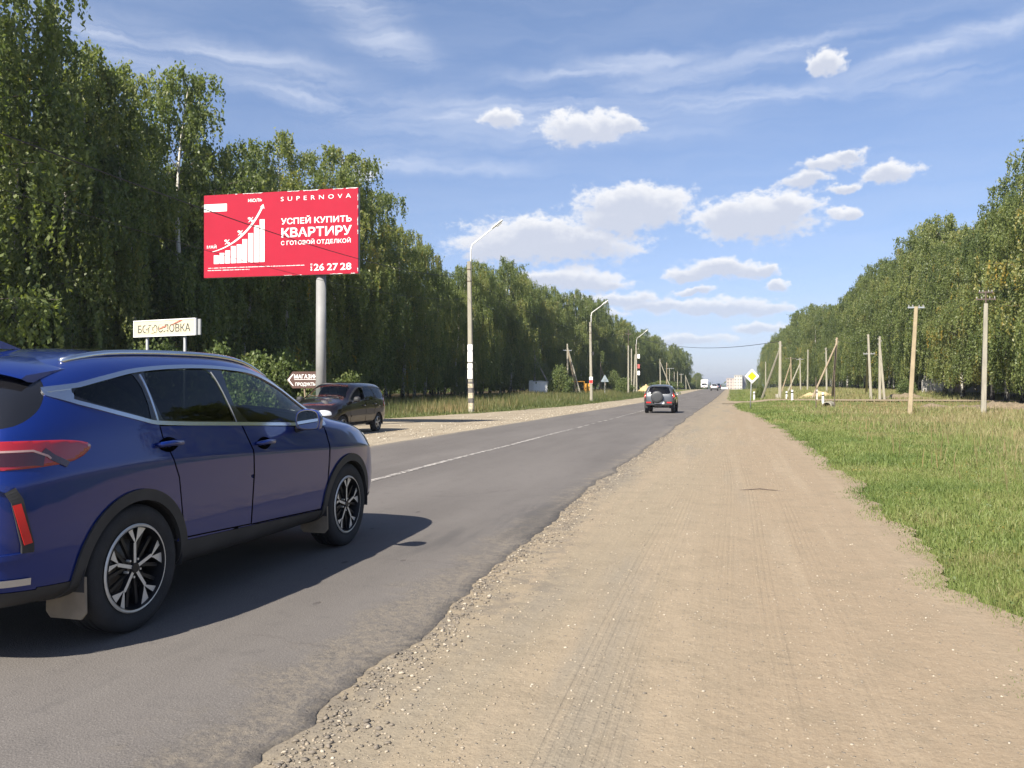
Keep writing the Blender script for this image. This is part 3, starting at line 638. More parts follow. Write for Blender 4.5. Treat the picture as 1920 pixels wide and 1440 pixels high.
# shrubs and saplings that close the view through both woods
def understory(name, xa, xb, y0, y1, n, h):
    y = rng.uniform(y0, y1, n); x = np.interp(y, [0, 140, 230, 300, 345], [xa, xa, xa+.45*(xb-xa), xb, xb])+rng.normal(0, 2.2, n); k = 9
    hh = h*(.55+.9*np.abs(n2(x, y, 91, 3, .25)))
    c = np.stack([np.repeat(x, k)+rng.normal(0, .45, n*k), np.repeat(y, k)+rng.normal(0, .45, n*k), np.repeat(hh, k)*rng.random(n*k)], -1); c[:, 2] += ground_z(c[:, 0], c[:, 1])
    v = leaf_quads(c, np.full(len(c), .34)); npmesh(name, v, np.arange(len(v)).reshape(-1, 4), None, [M_BUSH], None, {'tint': np.repeat(np.clip(rng.normal(.35, .13, n*k), 0, 1), 4)}, kind='stuff')
understory('left_undergrowth', -52, -34, 18, 345, 7000, 4.2)
understory('right_undergrowth', 39, 24, 50, 340, 4500, 3.6)
# bushes
def bush_proto(name, seed, H, R):
    global rng
    keep = rng; rng = np.random.default_rng(seed); mb = MB(); C = []; T = []
    for i in range(60):
        az = rng.uniform(0, 6.28); el = rng.uniform(.15, 1.5); L = rng.uniform(.7, 1.05)
        tip = np.array([math.cos(az)*math.cos(el)*R*L, math.sin(az)*math.cos(el)*R*L, .15*H+math.sin(el)*.85*H*L])
        mb.tube([(tip[0]*.05, tip[1]*.05, 0), tip*.5+np.array([0, 0, .1*H]), tip], [.025, .014, .005], 4, cap=False); lt = rng.normal(0, .1)
        for j in range(17):
            t = rng.uniform(.35, 1.05); p = tip*t; m = 14; cc = p+rng.normal(0, .20, (m, 3))*np.array([R/2.2, R/2.2, H/3]); C.append(cc); T.append(np.clip(.45+lt+rng.normal(0, .1, m), 0, .97))
    C = np.concatenate(C); C[:, 2] = np.maximum(C[:, 2], .08); T = np.concatenate(T); v = leaf_quads(C, np.full(len(C), .16), asp=.7); rng = keep
    root = bpy.data.objects.new(name, None); COL.objects.link(root); mb.build('stems', M_RUST, root)
    npmesh('foliage', v, np.arange(len(v)).reshape(-1, 4), None, [M_BUSH], root, {'tint': np.repeat(T, 4)}); return root
BU = [bush_proto('leafy_bush', 300+i, 2.6, 1.9) for i in range(3)]; bu_used = set()
def put_bush(k, x, y, H, W, label, group=None):
    if k in bu_used: o = copy_tree(BU[k])
    else: o = BU[k]; bu_used.add(k)
    o.location = (x, y, gz(x, y)-.05); o.scale = (W/3.8, W/3.8, H/2.6); o.rotation_euler = (0, 0, random.uniform(0, 6.28)); tag(o, label, 'bush', group); return o
# ------------------------------------------------------------------ poles, lamps, wires
def at(px, Y):
    X = (px-960)/1554*Y; a = R_(YAW); return X*math.cos(a)-Y*math.sin(a), X*math.sin(a)+Y*math.cos(a)
def sq_pole(mb, p0, p1, w0, w1, m=0):
    """tapered trapezoid concrete pole with bevelled corners"""
    p0, p1 = Vector(p0), Vector(p1); t = (p1-p0).normalized(); a = Vector((1, 0, 0)); a = (a-t*a.dot(t)).normalized(); b = t.cross(a)
    vs = []
    for p, w in ((p0, w0), (p1, w1)):
        for (i, j) in ((-1,-.7),(-.7,-1),(.7,-1),(1,-.7),(.85,.8),(.65,1),(-.65,1),(-.85,.8)): vs.append(p+a*i*w/2+b*j*w/2)
    mb.add(vs, [(k, (k+1) % 8, (k+1) % 8+8, k+8) for k in range(8)]+[tuple(range(7, -1, -1)), tuple(range(8, 16))], m); return mb
def insul(mb, p, m=0): mb.lathe([(.0, -.01), (.032, 0), (.036, .04), (.018, .055), (.032, .07), (.02, .10), (0, .11)], 'Z', p, 8, m)
def lamp_post(x, y, tip, label, h=8.9):
    z = gz(x, y); t = thing('street_lamp', label, 'street lamp', (x, y, z), 0, 'concrete street lamps on the left verge')
    sq_pole(MB(), (0, 0, -.3), (-.12, -.04, h), .31, .22).build('pole', M_CONC, t)
    sq_pole(MB(), (-.118, -.04, h-.5), (-.118, -.04, h-.45), .26, .26).build('clamp', M_RUST, t); sq_pole(MB(), (-.106, -.036, h-1.2), (-.106, -.036, h-1.15), .26, .26).build('clamp', M_RUST, t)
    tip = Vector(tip); el = Vector((-.03, -.0, h+.95)); d = (tip-el).normalized(); e2 = tip-d*.75
    MB().tube([(-.03, -.02, h-1.3), (-.03, -.02, h+.7), el+d*.1, e2+d*.12], [.045, .042, .038, .033], 10).build('arm', M_WHITE, t, smooth=True)
    s = d.cross(Vector((0, 0, 1))).normalized(); n = s.cross(d)
    hd = MB(); secs = [(-.05, .05, .03), (.0, .09, .055), (.18, .10, .06), (.22, .15, .075), (.62, .15, .06), (.75, .10, .03)]; vs = []
    for (q, w_, hh) in secs:
        c = e2+d*q
        for k in range(8): th = 2*math.pi*k/8; vs.append(c+s*w_*math.cos(th)+n*hh*math.sin(th)+n*.03)
    L = len(secs); hd.add(vs, [(i*8+k, i*8+(k+1) % 8, (i+1)*8+(k+1) % 8, (i+1)*8+k) for i in range(L-1) for k in range(8)]+[tuple(range(7, -1, -1)), tuple(range(L*8-8, L*8))])
    hd.build('lamp_head', M_WHITE, t, auto=40)
    MB().prism([(-.11, .26), (.11, .26), (.09, .60), (-.09, .60)], e2-n*.045, s, d, -n, .03).build('lens', mat('lamp_lens', (.5,.5,.48), .2), t)
    return t
L1 = lamp_post(-14.99, 46.82, (1.80, .48, 11.34), 'nearest concrete street lamp, striped base and white notices on the pole')
st = MB()
for k, (z0, z1, q) in enumerate(((.15, .52, 0), (.52, .80, 1), (.80, 1.12, 0), (1.12, 1.42, 1), (1.42, 1.66, 0), (1.66, 1.78, 1))):
    sq_pole(st, (-.013*z0, -.004*z0, z0), (-.013*z1, -.004*z1, z1), .322, .320, q)
M_OCHRE = mat('faded_yellow_paint', (.42,.36,.26), .7, var=.3)
st.build('warning_stripes', [M_OCHRE, mat('faded_black_paint', (.11,.10,.095), .8, var=.4)], L1)
for z0, hh in ((1.95, .55), (2.55, .30), (2.95, .62), (3.62, .35)):
    MB().box((-.03, -.185, z0+hh/2), (.30, .012, hh)).build('notice', M_SIGNW, L1)
L2 = lamp_post(-14.40, 86.31, (1.70, .44, 10.55), 'second street lamp along the left verge, red poster low on its pole', 8.3)
MB().box((-.02, -.19, 2.2), (.36, .012, .7)).build('poster', M_SIGNW, L2); MB().box((-.02, -.198, 2.05), (.34, .008, .34)).build('poster', M_RED, L2)
MB().box((.12, .0, 5.0), (.3, .3, .4)).build('meter_box', M_BLACK, L2)
L3 = lamp_post(-16.75, 149.64, (1.95, .5, 11.5), 'third street lamp with red and white poster boards beside leaning struts')
for z0, m_ in ((3.2, M_SIGNW), (4.4, mat('faded_poster_red', (.42,.10,.09), .6)), (6.2, M_SIGNW)): MB().box((.35, -.2, z0+.5), (.42, .04, .75)).build('poster_board', m_, L3)
sq_pole(MB(), (-.1, -4, -.2), (.17, -4.0, 6.9), .26, .2).build('strut', M_CONC, L3)

def u_pole(name, x, y, h, lean=(0, 0), struts=(), label='', group=None, m=None, w=(.27, .19), cross=None, ext=0, round_=False, ins=True):
    t = thing(name, label, 'utility pole', (x, y, gz(x, y)), 0, group); m = m or M_CONC
    p1 = (lean[0], lean[1], h)
    if round_: MB().tube([(0, 0, -.3), (lean[0]/2, lean[1]/2, h/2), p1], [w[0]/2, (w[0]+w[1])/4, w[1]/2], 12).build('pole', m, t, smooth=True)
    else: sq_pole(MB(), (0, 0, -.3), p1, *w).build('pole', m, t)
    for (dx, dy, zt, *mm) in struts:
        top = Vector((lean[0]*zt/h, lean[1]*zt/h, zt)); o = Vector((dx, dy, gz(x+dx, y+dy)-gz(x, y)-.2)); d = (o-top).normalized()
        b = MB()
        if round_: b.tube([o, top+d*.18], [.11, .085], 10)
        else: sq_pole(b, o, top+d*.15, .24, .18)
        b.build('strut', mm[0] if mm else m, t)
    if ext: MB().tube([(p1[0], p1[1], h-.5), (p1[0], p1[1], h+ext)], .05, 8).build('extension', M_RUST, t)
    for (z, L, ang) in (cross or ()):
        q = lean[0]*min(z, h)/h, lean[1]*min(z, h)/h; c = MB().box((q[0], q[1], z), (L, .07, .08), rz=ang); c = c.build('cross_arm', M_RUST if m is M_WOOD or ext else M_STEEL, t)
        b = MB()
        for s in (-1, -.45, .45, 1): insul(b, (q[0]+s*(L/2-.06)*math.cos(ang), q[1]+s*(L/2-.06)*math.sin(ang), z+.045))
        b.build('insulators', M_INS, t)
    if not cross and ins:
        b = MB()
        for k, (s, z) in enumerate(((-1, h-.25), (1, h-.5), (-1, h-.8))): insul(b, (p1[0]+s*(w[1]/2+.06), p1[1], z)); b.box((p1[0]+s*(w[1]/2+.02), p1[1], z-.02), (.10, .025, .025))
        b.build('insulators', M_INS, t)
    return t
GL = 'utility poles along the left wood'
u_pole('utility_pole', -27.3, 114.8, 6.3, (0, 0), [(2.8, .7, 5.3)], 'thin concrete pole with one strut in front of the white box', GL, ins=False)
u_pole('utility_pole', -24.1, 122.9, 7.6, (-.07, 0), [(1.4, .3, 6.9, M_WOOD), (1.9, .5, 7.1)], 'concrete pole with two leaning struts beside the round green bush', GL, cross=[(6.6, 1.3, .3)])
u_pole('utility_pole', -25.5, 164, 6.0, (0, 0), [(1.3, .3, 5.0)], 'small dark pole with strut above the triangular warning sign', GL, M_WOOD)
u_pole('utility_pole', -15.9, 130.3, 7.8, (0, 0), [], 'plain concrete pole with a dark iron top left of the poster boards', GL, ext=2.6, cross=[(9.6, .9, .2)])
u_pole('utility_pole', -17.8, 150.5, 8.1, (0, 0), [], 'slim concrete pole standing between iron-topped pole and third street lamp', GL, ins=False)
u_pole('utility_pole', -17.0, 202.5, 7.6, (-.1, 0), [(2.7, .7, 7.0)], 'far concrete pole with long strut above the roof of the grey off-roader', GL)
u_pole('utility_pole', -16.3, 213, 7.0, (0, 0), [], 'far thin pole crossing behind the long strut', GL, M_WOOD)
u_pole('utility_pole', -18.6, 253.8, 6.3, (0, 0), [], 'far pole shaped like a letter T before the wood', GL, cross=[(6.2, 2.6, 0)])
u_pole('utility_pole', -18.6, 274.5, 5.6, (0, 0), [], 'tiny far pole just right of the T shaped pole', GL, ins=False)
u_pole('utility_pole', -16.9, 264.6, 5.5, (0, 0), [], 'tiny far pale pole between the T shaped pole and the white truck', GL, ins=False)
u_pole('utility_pole', -17.6, 295.4, 5.3, (0, 0), [], 'tiny far pole with a short cross arm near the white truck', GL, cross=[(5.1, 1.6, 0)])
u_pole('utility_pole', -16.5, 306, 5.0, (-.2, 0), [(1.5, .4, 4.6)], 'farthest strutted pole on the left, just left of the white truck', GL, ins=False)
GR = 'utility poles on the right field'
u_pole('utility_pole', 7.17, 198.6, 6.6, (0, 0), [], 'far thin pole right of the yellow diamond sign', GR, ins=False)
u_pole('utility_pole', 4.84, 93.9, 6.4, (.06, 0), [(-1.9, 2.8, 5.7)], 'stout concrete pole with strut holding the cable over the road', GR, w=(.34, .24))
u_pole('utility_pole', 10.15, 158, 6.2, (-.1, 0), [(-1.8, -.4, 5.2)], 'dark slim pole with strut, first right of the stout cable pole', GR, M_WOOD, cross=[(5.9, 1.9, .1)])
u_pole('utility_pole', 11.76, 158.4, 5.9, (-.1, 0), [(-2.3, -.6, 4.9)], 'pale pole with strut, second right of the stout cable pole', GR, cross=[(5.6, 1.2, .1)])
u_pole('utility_pole', 12.8, 156.8, 7.2, (.1, 0), [], 'tall bare concrete pole with nothing on it, before the right wood', GR, ins=False)
u_pole('utility_pole', 13.17, 128.8, 6.4, (-.08, 0), [], 'pale tapered pole left of the wooden pole with long strut', GR)
u_pole('utility_pole', 10.7, 98.9, 6.7, (.52, .14), [(-2.9, -6.6, 6.0)], 'round brown wooden pole with a long slanting wooden strut', GR, M_WOOD, (.30, .22), round_=True)
u_pole('utility_pole', 13.3, 89.3, 6.5, (-.27, -.05), [(1.7, 15, 5.6)], 'weathered pole with a cross arm, left of the narrow A shaped pair', GR, cross=[(4.55, 1.1, .1)])
u_pole('utility_pole', 13.95, 88.3, 6.2, (0, 0), [(.42, -.05, 5.4)], 'concrete pole and strut forming a narrow letter A by the side road', GR)
u_pole('utility_pole', 9.52, 50.6, 6.05, (.38, .1), [], 'yellowish concrete pole leaning right in the meadow', GR, mat('warm_concrete', (.33,.265,.17), .9, var=.12, vscale=3), (.25, .19), cross=[(6.0, .9, .2)])
u_pole('utility_pole', 14.23, 54.4, 6.5, (.17, .05), [], 'tallest upright concrete pole with iron top near the right photo edge', GR, w=(.29, .21), ext=.75, cross=[(7.15, .8, .1), (6.75, 1.1, .1)])

def wire(pts, r, label, group='overhead wires', sag=0, n=24):
    out = []
    for (a, b) in zip(pts[:-1], pts[1:]):
        for k in range(n+1):
            t = k/n; p = Vector(a).lerp(Vector(b), t); p.z -= sag*4*t*(1-t); out.append(p)
    o = MB().tube(out, r, 5, cap=False).build('overhead_wire', M_WIRE, None, smooth=True); return tag(o, label, 'wire', group)
u_pole('utility_pole', -9.0, 0, 5.5, (0, 0), [], 'concrete pole outside the left edge of the photo holding the billboard wires', GL)
wire([(-9.0, 0, 5.09), (-15.1, 46.65, 7.97)], .011, 'upper thin black wire crossing the face of the red billboard', sag=.87)
wire([(-9.0, 0, 4.40), (-15.1, 46.65, 6.70)], .006, 'lower thin black wire crossing the bottom left of the red billboard', sag=.865)
wire([(-15.1, 46.9, 7.95), (-14.5, 86.1, 7.4)], .013, 'thin wire running from the nearest to the second street lamp', sag=.7)
wire([(-15.1, 46.9, 6.9), (-14.5, 86.1, 6.6)], .009, 'lower thin wire running from the nearest to the second street lamp', sag=.9)
wire([(-14.5, 86.4, 7.4), (-16.9, 149.4, 8.9)], .015, 'thin wire running from the second to the third street lamp', sag=.7)
wire([(-24.1, 122.9, 8.2), (-15.9, 130.3, 10.2)], .016, 'wire rising from the strutted pole to the iron-topped pole', sag=.3)
wire([(-24.1, 122.9, 7.4), (-15.9, 130.3, 9.6)], .016, 'second wire rising from the strutted pole to the iron-topped pole', sag=.3)
wire([(-25.5, 164, 6.5), (-17, 202.5, 8.2)], .02, 'wire between the small dark pole and the far strutted pole', sag=.5)
wire([(-16.9, 149.6, 10.6), (4.9, 93.9, 6.45)], .03, 'thick black cable hanging across the road', sag=1.3, n=40)
wire([(4.9, 93.9, 6.2), (10.1, 158, 6.8)], .013, 'thin wire from the stout cable pole to the dark slim pole', sag=.8)
wire([(11.7, 158.3, 6.6), (13.1, 128.8, 7.1), (11.2, 99.0, 6.9), (13.1, 89.3, 6.4)], .014, 'thin wire joining the poles on the right field', sag=.5, n=14)
wire([(13.95, 88.3, 6.1), (9.9, 50.7, 5.9)], .012, 'thin wire from the A shaped pair to the leaning pole', sag=.5)
wire([(13.1, 89.3, 6.5), (14.4, 54.5, 7.0), (16, 20, 7.4)], .010, 'thin wire passing the top of the tallest right pole', sag=.5)

# ------------------------------------------------------------------ lettering
def text_mesh(name, body, M, parent, m, height, width=None, bold=0.0, space=1.0, depth=.004):
    """lettering as a mesh: cap height `height`, squeezed to `width`, lower left corner at the origin of matrix M"""
    cu = bpy.data.curves.new(name, 'FONT'); cu.body = body; cu.offset = bold; cu.extrude = .5; cu.space_character = space; cu.resolution_u = 3
    tmp = bpy.data.objects.new('tmp', cu); COL.objects.link(tmp)
    me = bpy.data.meshes.new_from_object(tmp.evaluated_get(bpy.context.evaluated_depsgraph_get()))
    bpy.data.objects.remove(tmp); bpy.data.curves.remove(cu)
    n = len(me.vertices); v = np.empty(n*3, np.float32); me.vertices.foreach_get('co', v); v = v.reshape(-1, 3)
    cap = .735; lo = v.min(0); hi = v.max(0); s = height/cap
    sx = s if width is None else width/(hi[0]-lo[0])
    w = np.stack([(v[:, 0]-lo[0])*sx, v[:, 1]*s, v[:, 2]*depth+depth/2], -1)
    Mn = np.array(M); w = w @ Mn[:3, :3].T+Mn[:3, 3]; me.vertices.foreach_set('co', w.astype(np.float32).ravel()); me.update()
    me.materials.clear(); me.materials.append(m); me.name = name
    o = bpy.data.objects.new(name, me); COL.objects.link(o); o.parent = parent; return o
def frame_mat(o, ex, ey, tilt=0):
    ex = Vector(ex).normalized(); ey = Vector(ey).normalized(); ez = ex.cross(ey)
    M = Matrix.Identity(4)
    for i in range(3): M[i][0], M[i][1], M[i][2], M[i][3] = ex[i], ey[i], ez[i], o[i]
    return M

# ------------------------------------------------------------------ billboard
BL, BR = Vector((-19.24, 27.16, 0)), Vector((-13.07, 27.46, 0)); BW = (BR-BL).length; BH = 3.1; BZ = 5.55
bex = (BR-BL).normalized(); bang = math.atan2(bex.y, bex.x)
PX = Vector((-14.64, 27.62))
bb = thing('billboard', 'red billboard with white bar chart and lettering on a round grey post', 'billboard', (PX.x, PX.y, gz(PX.x, PX.y)), bang)
x0 = -(Vector((PX.x, PX.y, 0))-BL).dot(bex); yf = -.27                    # panel in the post's own frame
M_PANEL = mat('billboard_red', (.345,.014,.035), .6, spec=.15, var=.04, vscale=1.5)
MB().tube([(0, 0, -.3), (0, 0, BZ)], [.19, .18], 24).build('post', mat('post_paint', (.23,.23,.225), .6, var=.12, vscale=2, bump=.2, bscale=10), bb, smooth=True)
fr = MB(); fr.box((x0+BW/2, yf+.10, BZ+.06), (BW, .12, .12)); fr.box((x0+BW/2, yf+.10, BZ+BH-.06), (BW, .12, .12))
for q in (.06, BW*.25, BW*.5, BW*.75, BW-.06): fr.box((x0+q, yf+.10, BZ+BH/2), (.10, .11, BH-.25))
fr.box((0, .02, BZ+BH/2), (.3, .22, BH-.3)); fr.box((x0+BW/2, yf+.17, BZ+BH/2), (BW, .02, BH))
fr.build('back_frame', M_GREYPAINT, bb)
MB().box((x0+BW/2, yf+.02, BZ+BH/2), (BW, .05, BH)).build('panel', M_PANEL, bb)
def bp(zx, zy):
    """a spot on the poster, read off its enlarged picture, in the billboard's own frame"""
    fx = (zx-80)/1732; top = 222-97*fx; bot = 1142-60*fx
    return Vector((x0+fx*BW, yf-.006, BZ+BH*(1-(zy-top)/(bot-top))))
def btext(name, body, zx0, zy_base, zx1, cap_px, bold, space=1.0):
    p = bp(zx0, zy_base); q = bp(zx1, zy_base-97/1732*(zx1-zx0)*.8); fx = (zx0-80)/1732
    return text_mesh(name, body, frame_mat(p, (1, 0, 0), (0, 0, 1)), bb, M_SIGNW, cap_px/(920+37*fx)*BH, (zx1-zx0)/1732*BW, bold, space)
btext('brand_lettering', 'SUPERNOVA', 962, 281, 1735, 50, -.004, 1.9)
def bwords(name, words, zx, zy, cap_px, bold):
    z0 = bp(zx, zy).z
    for body, x0_, x1_ in words:
        p = bp(x0_, zy); p.z = z0; fx = (x0_-80)/1732
        text_mesh(name, body, frame_mat(p, (1, 0, 0), (0, 0, 1)), bb, M_SIGNW, cap_px/(920+37*fx)*BH, (x1_-x0_)/1732*BW, bold)
bwords('headline_lettering', (('УСПЕЙ', 966, 1297), ('КУПИТЬ', 1335, 1742)), 966, 540, 66, .016)
bwords('headline_lettering', (('КВАРТИРУ', 970, 1744),), 970, 684, 100, .022)
bwords('headline_lettering', (('С', 966, 1003), ('ГОТОВОЙ', 1028, 1337), ('ОТДЕЛКОЙ', 1363, 1733)), 966, 772, 46, .010)
bwords('phone_lettering', (('26', 1330, 1445), ('27', 1476, 1595), ('28', 1620, 1740)), 1330, 1054, 78, .014)
btext('month_lettering', 'МАЙ', 116, 815, 226, 33, .010); btext('month_lettering', 'ИЮЛЬ', 592, 293, 752, 36, .010)
for a, b_ in (((318, 765), 384), ((470, 662), 538), ((588, 515), 656)): btext('percent_sign', '%', a[0], a[1], b_, 55, .006)
def fine_print(zx0, zy, zx1, h, m, dy=-.006, seed=1):
    """a line of print too small to read: irregular short strokes"""
    rr = np.random.RandomState(seed); a = bp(zx0, zy); e = bp(zx1, zy).x; x = a.x; b = MB(); k = 0
    while x < e:
        w_ = rr.uniform(.012, .03); b.prism([(0, 0), (w_, 0), (w_, h*rr.uniform(.6, 1)), (0, h*rr.uniform(.6, 1))], (x, yf+dy, a.z), (1,0,0), (0,0,1), (0,-1,0), .003); x += w_+.006+(.022 if rr.rand() < .16 else 0)
    return b.build('small_print', m, bb)
fine_print(130, 1038, 1222, .030, M_SIGNW, seed=2); fine_print(124, 1064, 604, .030, M_SIGNW, seed=3)
p = bp(1312, 1056); text_mesh('phone_code', '8412', frame_mat(p, (0, 0, 1), (-1, 0, 0)), bb, M_SIGNW, .07, .27, .012)
bars = MB()
for zx, zt, zb in zip((197, 263, 329, 395, 462, 527, 595, 660, 724), (890, 863, 835, 785, 766, 707, 640, 555, 485), (986, 982, 979, 976, 973, 970, 967, 964, 961)):
    a = bp(zx, zb); c = bp(zx+55, zt-2); bars.prism([(0, 0), (c.x-a.x, 0), (c.x-a.x, c.z-a.z), (0, c.z-a.z)], a, (1,0,0), (0,0,1), (0,-1,0), .006)
bars.build('chart_bars', M_SIGNW, bb)
cv = [bp(180, 850)]; P0, P1, P2, P3 = bp(180, 850), bp(430, 790), bp(640, 590), bp(752, 345)
crv = [P0*(1-t)**3+P1*3*t*(1-t)**2+P2*3*t*t*(1-t)+P3*t**3 for t in np.linspace(0, 1, 28)]
ar = MB(); vs = []
for i, q in enumerate(crv):
    d = (crv[min(i+1, 27)]-crv[max(i-1, 0)]).normalized(); nn = Vector((-d.z, 0, d.x))
    wd_ = .010+.028*min(1, i/14)
    for o_ in (0, -.006):
        vs += [q+nn*wd_/1+Vector((0, o_, 0)), q-nn*wd_/1+Vector((0, o_, 0))]
ar.add(vs, [f for i in range(27) for f in ((4*i+2, 4*i+3, 4*i+7, 4*i+6), (4*i, 4*i+2, 4*i+6, 4*i+4), (4*i+1, 4*i+5, 4*i+7, 4*i+3))])
a, b_, c = bp(730, 345), bp(765, 313), bp(778, 365); ar.prism([(q.x-a.x, q.z-a.z) for q in (a, c, b_)], a, (1,0,0), (0,0,1), (0,-1,0), .006)
ar.build('chart_arrow', M_SIGNW, bb)
a = bp(82, 408); c = bp(347, 304); lab = MB().prism([(0, 0), (c.x-a.x, 0), (c.x-a.x, .285), (0, .285)], a, (1,0,0), (0,0,1), (0,-1,0), .006).build('white_label', M_SIGNW, bb)
M_PINK = mat('pale_pink_ink', (.62,.50,.50), .6); fine_print(122, 352, 292, .022, M_PINK, -.013, 4); fine_print(150, 378, 305, .022, M_PINK, -.013, 5)
rs = np.random.RandomState(3); ed = MB()                                  # torn pale paper along the rim
for k in range(26):
    q = rs.rand(); L = rs.uniform(.08, .55); t = rs.uniform(.012, .035); s = rs.randint(3)
    if s == 0: ed.prism([(0, 0), (L, 0), (L*.8, -t), (L*.3, -t*.4), (.02, -t)], (x0+min(q*BW, BW-L), yf-.006, BZ+BH), (1,0,0), (0,0,1), (0,-1,0), .003)
    elif s == 1: ed.prism([(0, 0), (0, L), (-t*1.4, L*.7), (-t*.4, L*.4), (-t, .02)], (x0+BW, yf-.006, BZ+min(q*BH, BH-L)), (1,0,0), (0,0,1), (0,-1,0), .003)
    else: ed.prism([(0, 0), (L, 0), (L*.7, t*.7), (L*.4, t*.3), (.02, t*.6)], (x0+BW*.45+min(q*BW*.55, BW*.55-L), yf-.006, BZ), (1,0,0), (0,0,1), (0,-1,0), .003)
ed.build('torn_edge', M_SIGNW, bb)

# ------------------------------------------------------------------ road signs
tl, tr = Vector((*at(252, 33), 0)), Vector((*at(367, 31.5), 0)); tw = (tr-tl).length; tex = (tr-tl).normalized()
ts = thing('town_sign', 'pale town name sign with worn grey lettering on two grey posts', 'road sign', (tl.x, tl.y, 0), math.atan2(tex.y, tex.x))
M_CREAM = mat('sign_cream', (.56,.51,.37), .5, var=.05, vscale=3)
MB().box((tw/2, 0, 3.75), (tw, .05, .63)).build('panel', M_CREAM, ts)
b = MB()
for z in (3.44, 4.06): b.box((tw/2, -.005, z), (tw+.04, .075, .035))
for x in (0, tw): b.box((x, -.005, 3.75), (.035, .072, .58))
b.build('rim', M_SIGNW, ts); MB().box((tw+.09, .09, 3.74), (.16, .05, .60)).build('back_plate', M_GREYPAINT, ts)
for x in (tw*.185, tw*.80): MB().tube([(x, .09, -.2), (x, .09, 4.0)], .055, 12).build('post', M_GREYPAINT, ts, smooth=True)
M_INK = mat('worn_grey_ink', (.07,.072,.07), .7, var=.5, vscale=5)
text_mesh('lettering', 'БОГОСЛОВКА', frame_mat((.24, -.03, 3.585), (1,0,0), (0,0,1)), ts, M_INK, .30, tw-.50, .004)
wp = MB(); rs = np.random.RandomState(11)
for k in range(9):                                                        # flaked patches over the letters
    cx = tw*(.13+.52*rs.rand()); cz = 3.60+.27*rs.rand(); r = rs.uniform(.04, .10)
    wp.prism([(r*rs.uniform(.7, 1.5)*math.cos(t)*1.3, r*rs.uniform(.4, 1)*math.sin(t)) for t in np.linspace(0, 6.28, 9)[:-1]], (cx, -.0365-.0007*k, cz), (1,0,0), (0,0,1), (0,-1,0), .003)
wp.build('flaked_patches', M_CREAM, ts)
rd = MB().prism([(.0, 0), (.46, .13), (.62, .19), (.50, .19), (.28, .12), (.12, .06)], (tw*.62, -.046, 3.84), (1,0,0), (0,0,1), (0,-1,0), .003)
rd.prism([(0, 0), (.4, .10), (.42, .14), (.05, .04)], (tw*.42, -.046, 3.70), (1,0,0), (0,0,1), (0,-1,0), .003); rd.build('red_stripe_remains', mat('faded_red', (.62,.16,.13), .6, var=.3, vscale=6), ts)

sl = Vector((*at(538, 31.8), 0)); srr = Vector((*at(607, 31.4), 0)); sw = (srr-sl).length; sex = (srr-sl).normalized()
sh = thing('shop_sign', 'brown arrow shaped shop sign pointing left behind the black wagon', 'sign', (sl.x, sl.y, 0), math.atan2(sex.y, sex.x))
M_BROWN = mat('sign_brown', (.085,.045,.035), .5, var=.1); zc = 1.72
MB().prism([(0, 0), (.24, -.32), (sw, -.32), (sw, .32), (.24, .32)], (0, 0, zc), (1,0,0), (0,0,1), (0,1,0), .04).build('panel', M_BROWN, sh)
MB().prism([(.10, 0), (.29, .23), (.26, .23), (.03, 0), (.26, -.23), (.29, -.23)], (0, -.002, zc), (1,0,0), (0,0,1), (0,-1,0), .006).build('arrow_mark', M_SIGNW, sh)
text_mesh('lettering', 'МАГАЗИН', frame_mat((.31, -.003, zc+.055), (1,0,0), (0,0,1)), sh, M_SIGNW, .155, .98, .012)
text_mesh('lettering', 'ПРОДУКТЫ', frame_mat((.36, -.003, zc-.225), (1,0,0), (0,0,1)), sh, M_SIGNW, .125, .88, .010)
MB().box((.80, -.004, zc+.015), (.98, .006, .016)).build('underline', M_SIGNW, sh)
MB().tube([(.70, .06, zc-.2), (.86, .10, -.2)], .035, 10).build('post', M_WOOD, sh); MB().tube([(sw-.12, .06, zc-.2), (sw-.12, .10, -.2)], .035, 10).build('post', M_WOOD, sh)

dg_ = thing('priority_sign', 'yellow and white diamond priority road sign on a thin post', 'road sign', (1.12, 57.43, gz(1.12, 57.43)), R_(YAW+3))
MB().tube([(-.03, .04, -.2), (.08, .04, 2.5)], .032, 10).build('post', M_GREYPAINT, dg_, smooth=True)
def dia(r, c=.10): return [(-r, -c*r), (-r, c*r)] and [(-r, .0+c*r*.6), (-c*r*.6, r), (c*r*.6, r), (r, c*r*.6), (r, -c*r*.6), (c*r*.6, -r), (-c*r*.6, -r), (-r, -c*r*.6)]
MB().prism(dia(.47), (.09, 0, 2.19), (1,0,0), (0,0,1), (0,1,0), .02).build('plate', M_SIGNW, dg_)
MB().prism(dia(.285), (.09, -.003, 2.19), (1,0,0), (0,0,1), (0,-1,0), .005).build('yellow_diamond', M_YEL, dg_)
tg = thing('warning_sign', 'triangular road sign seen from behind beyond the second street lamp', 'road sign', (-17.87, 118.7, gz(-17.87, 118.7)), R_(10))
MB().tube([(0, .05, -.2), (0, .05, 3.1)], .035, 8).build('post', M_GREYPAINT, tg)
MB().prism([(-.55, 2.15), (-.50, 2.08), (.50, 2.08), (.55, 2.15), (.06, 3.02), (-.06, 3.02)], (0, 0, 0), (1,0,0), (0,0,1), (0,1,0), .02).build('plate', mat('sign_back', (.30,.36,.40), .5, .3), tg)
bx = MB().box((0, -.03, 2.45), (.09, .04, .62)); bx.box((0, -.03, 2.4), (.5, .04, .07)); bx.build('bracket', M_GREYPAINT, tg)
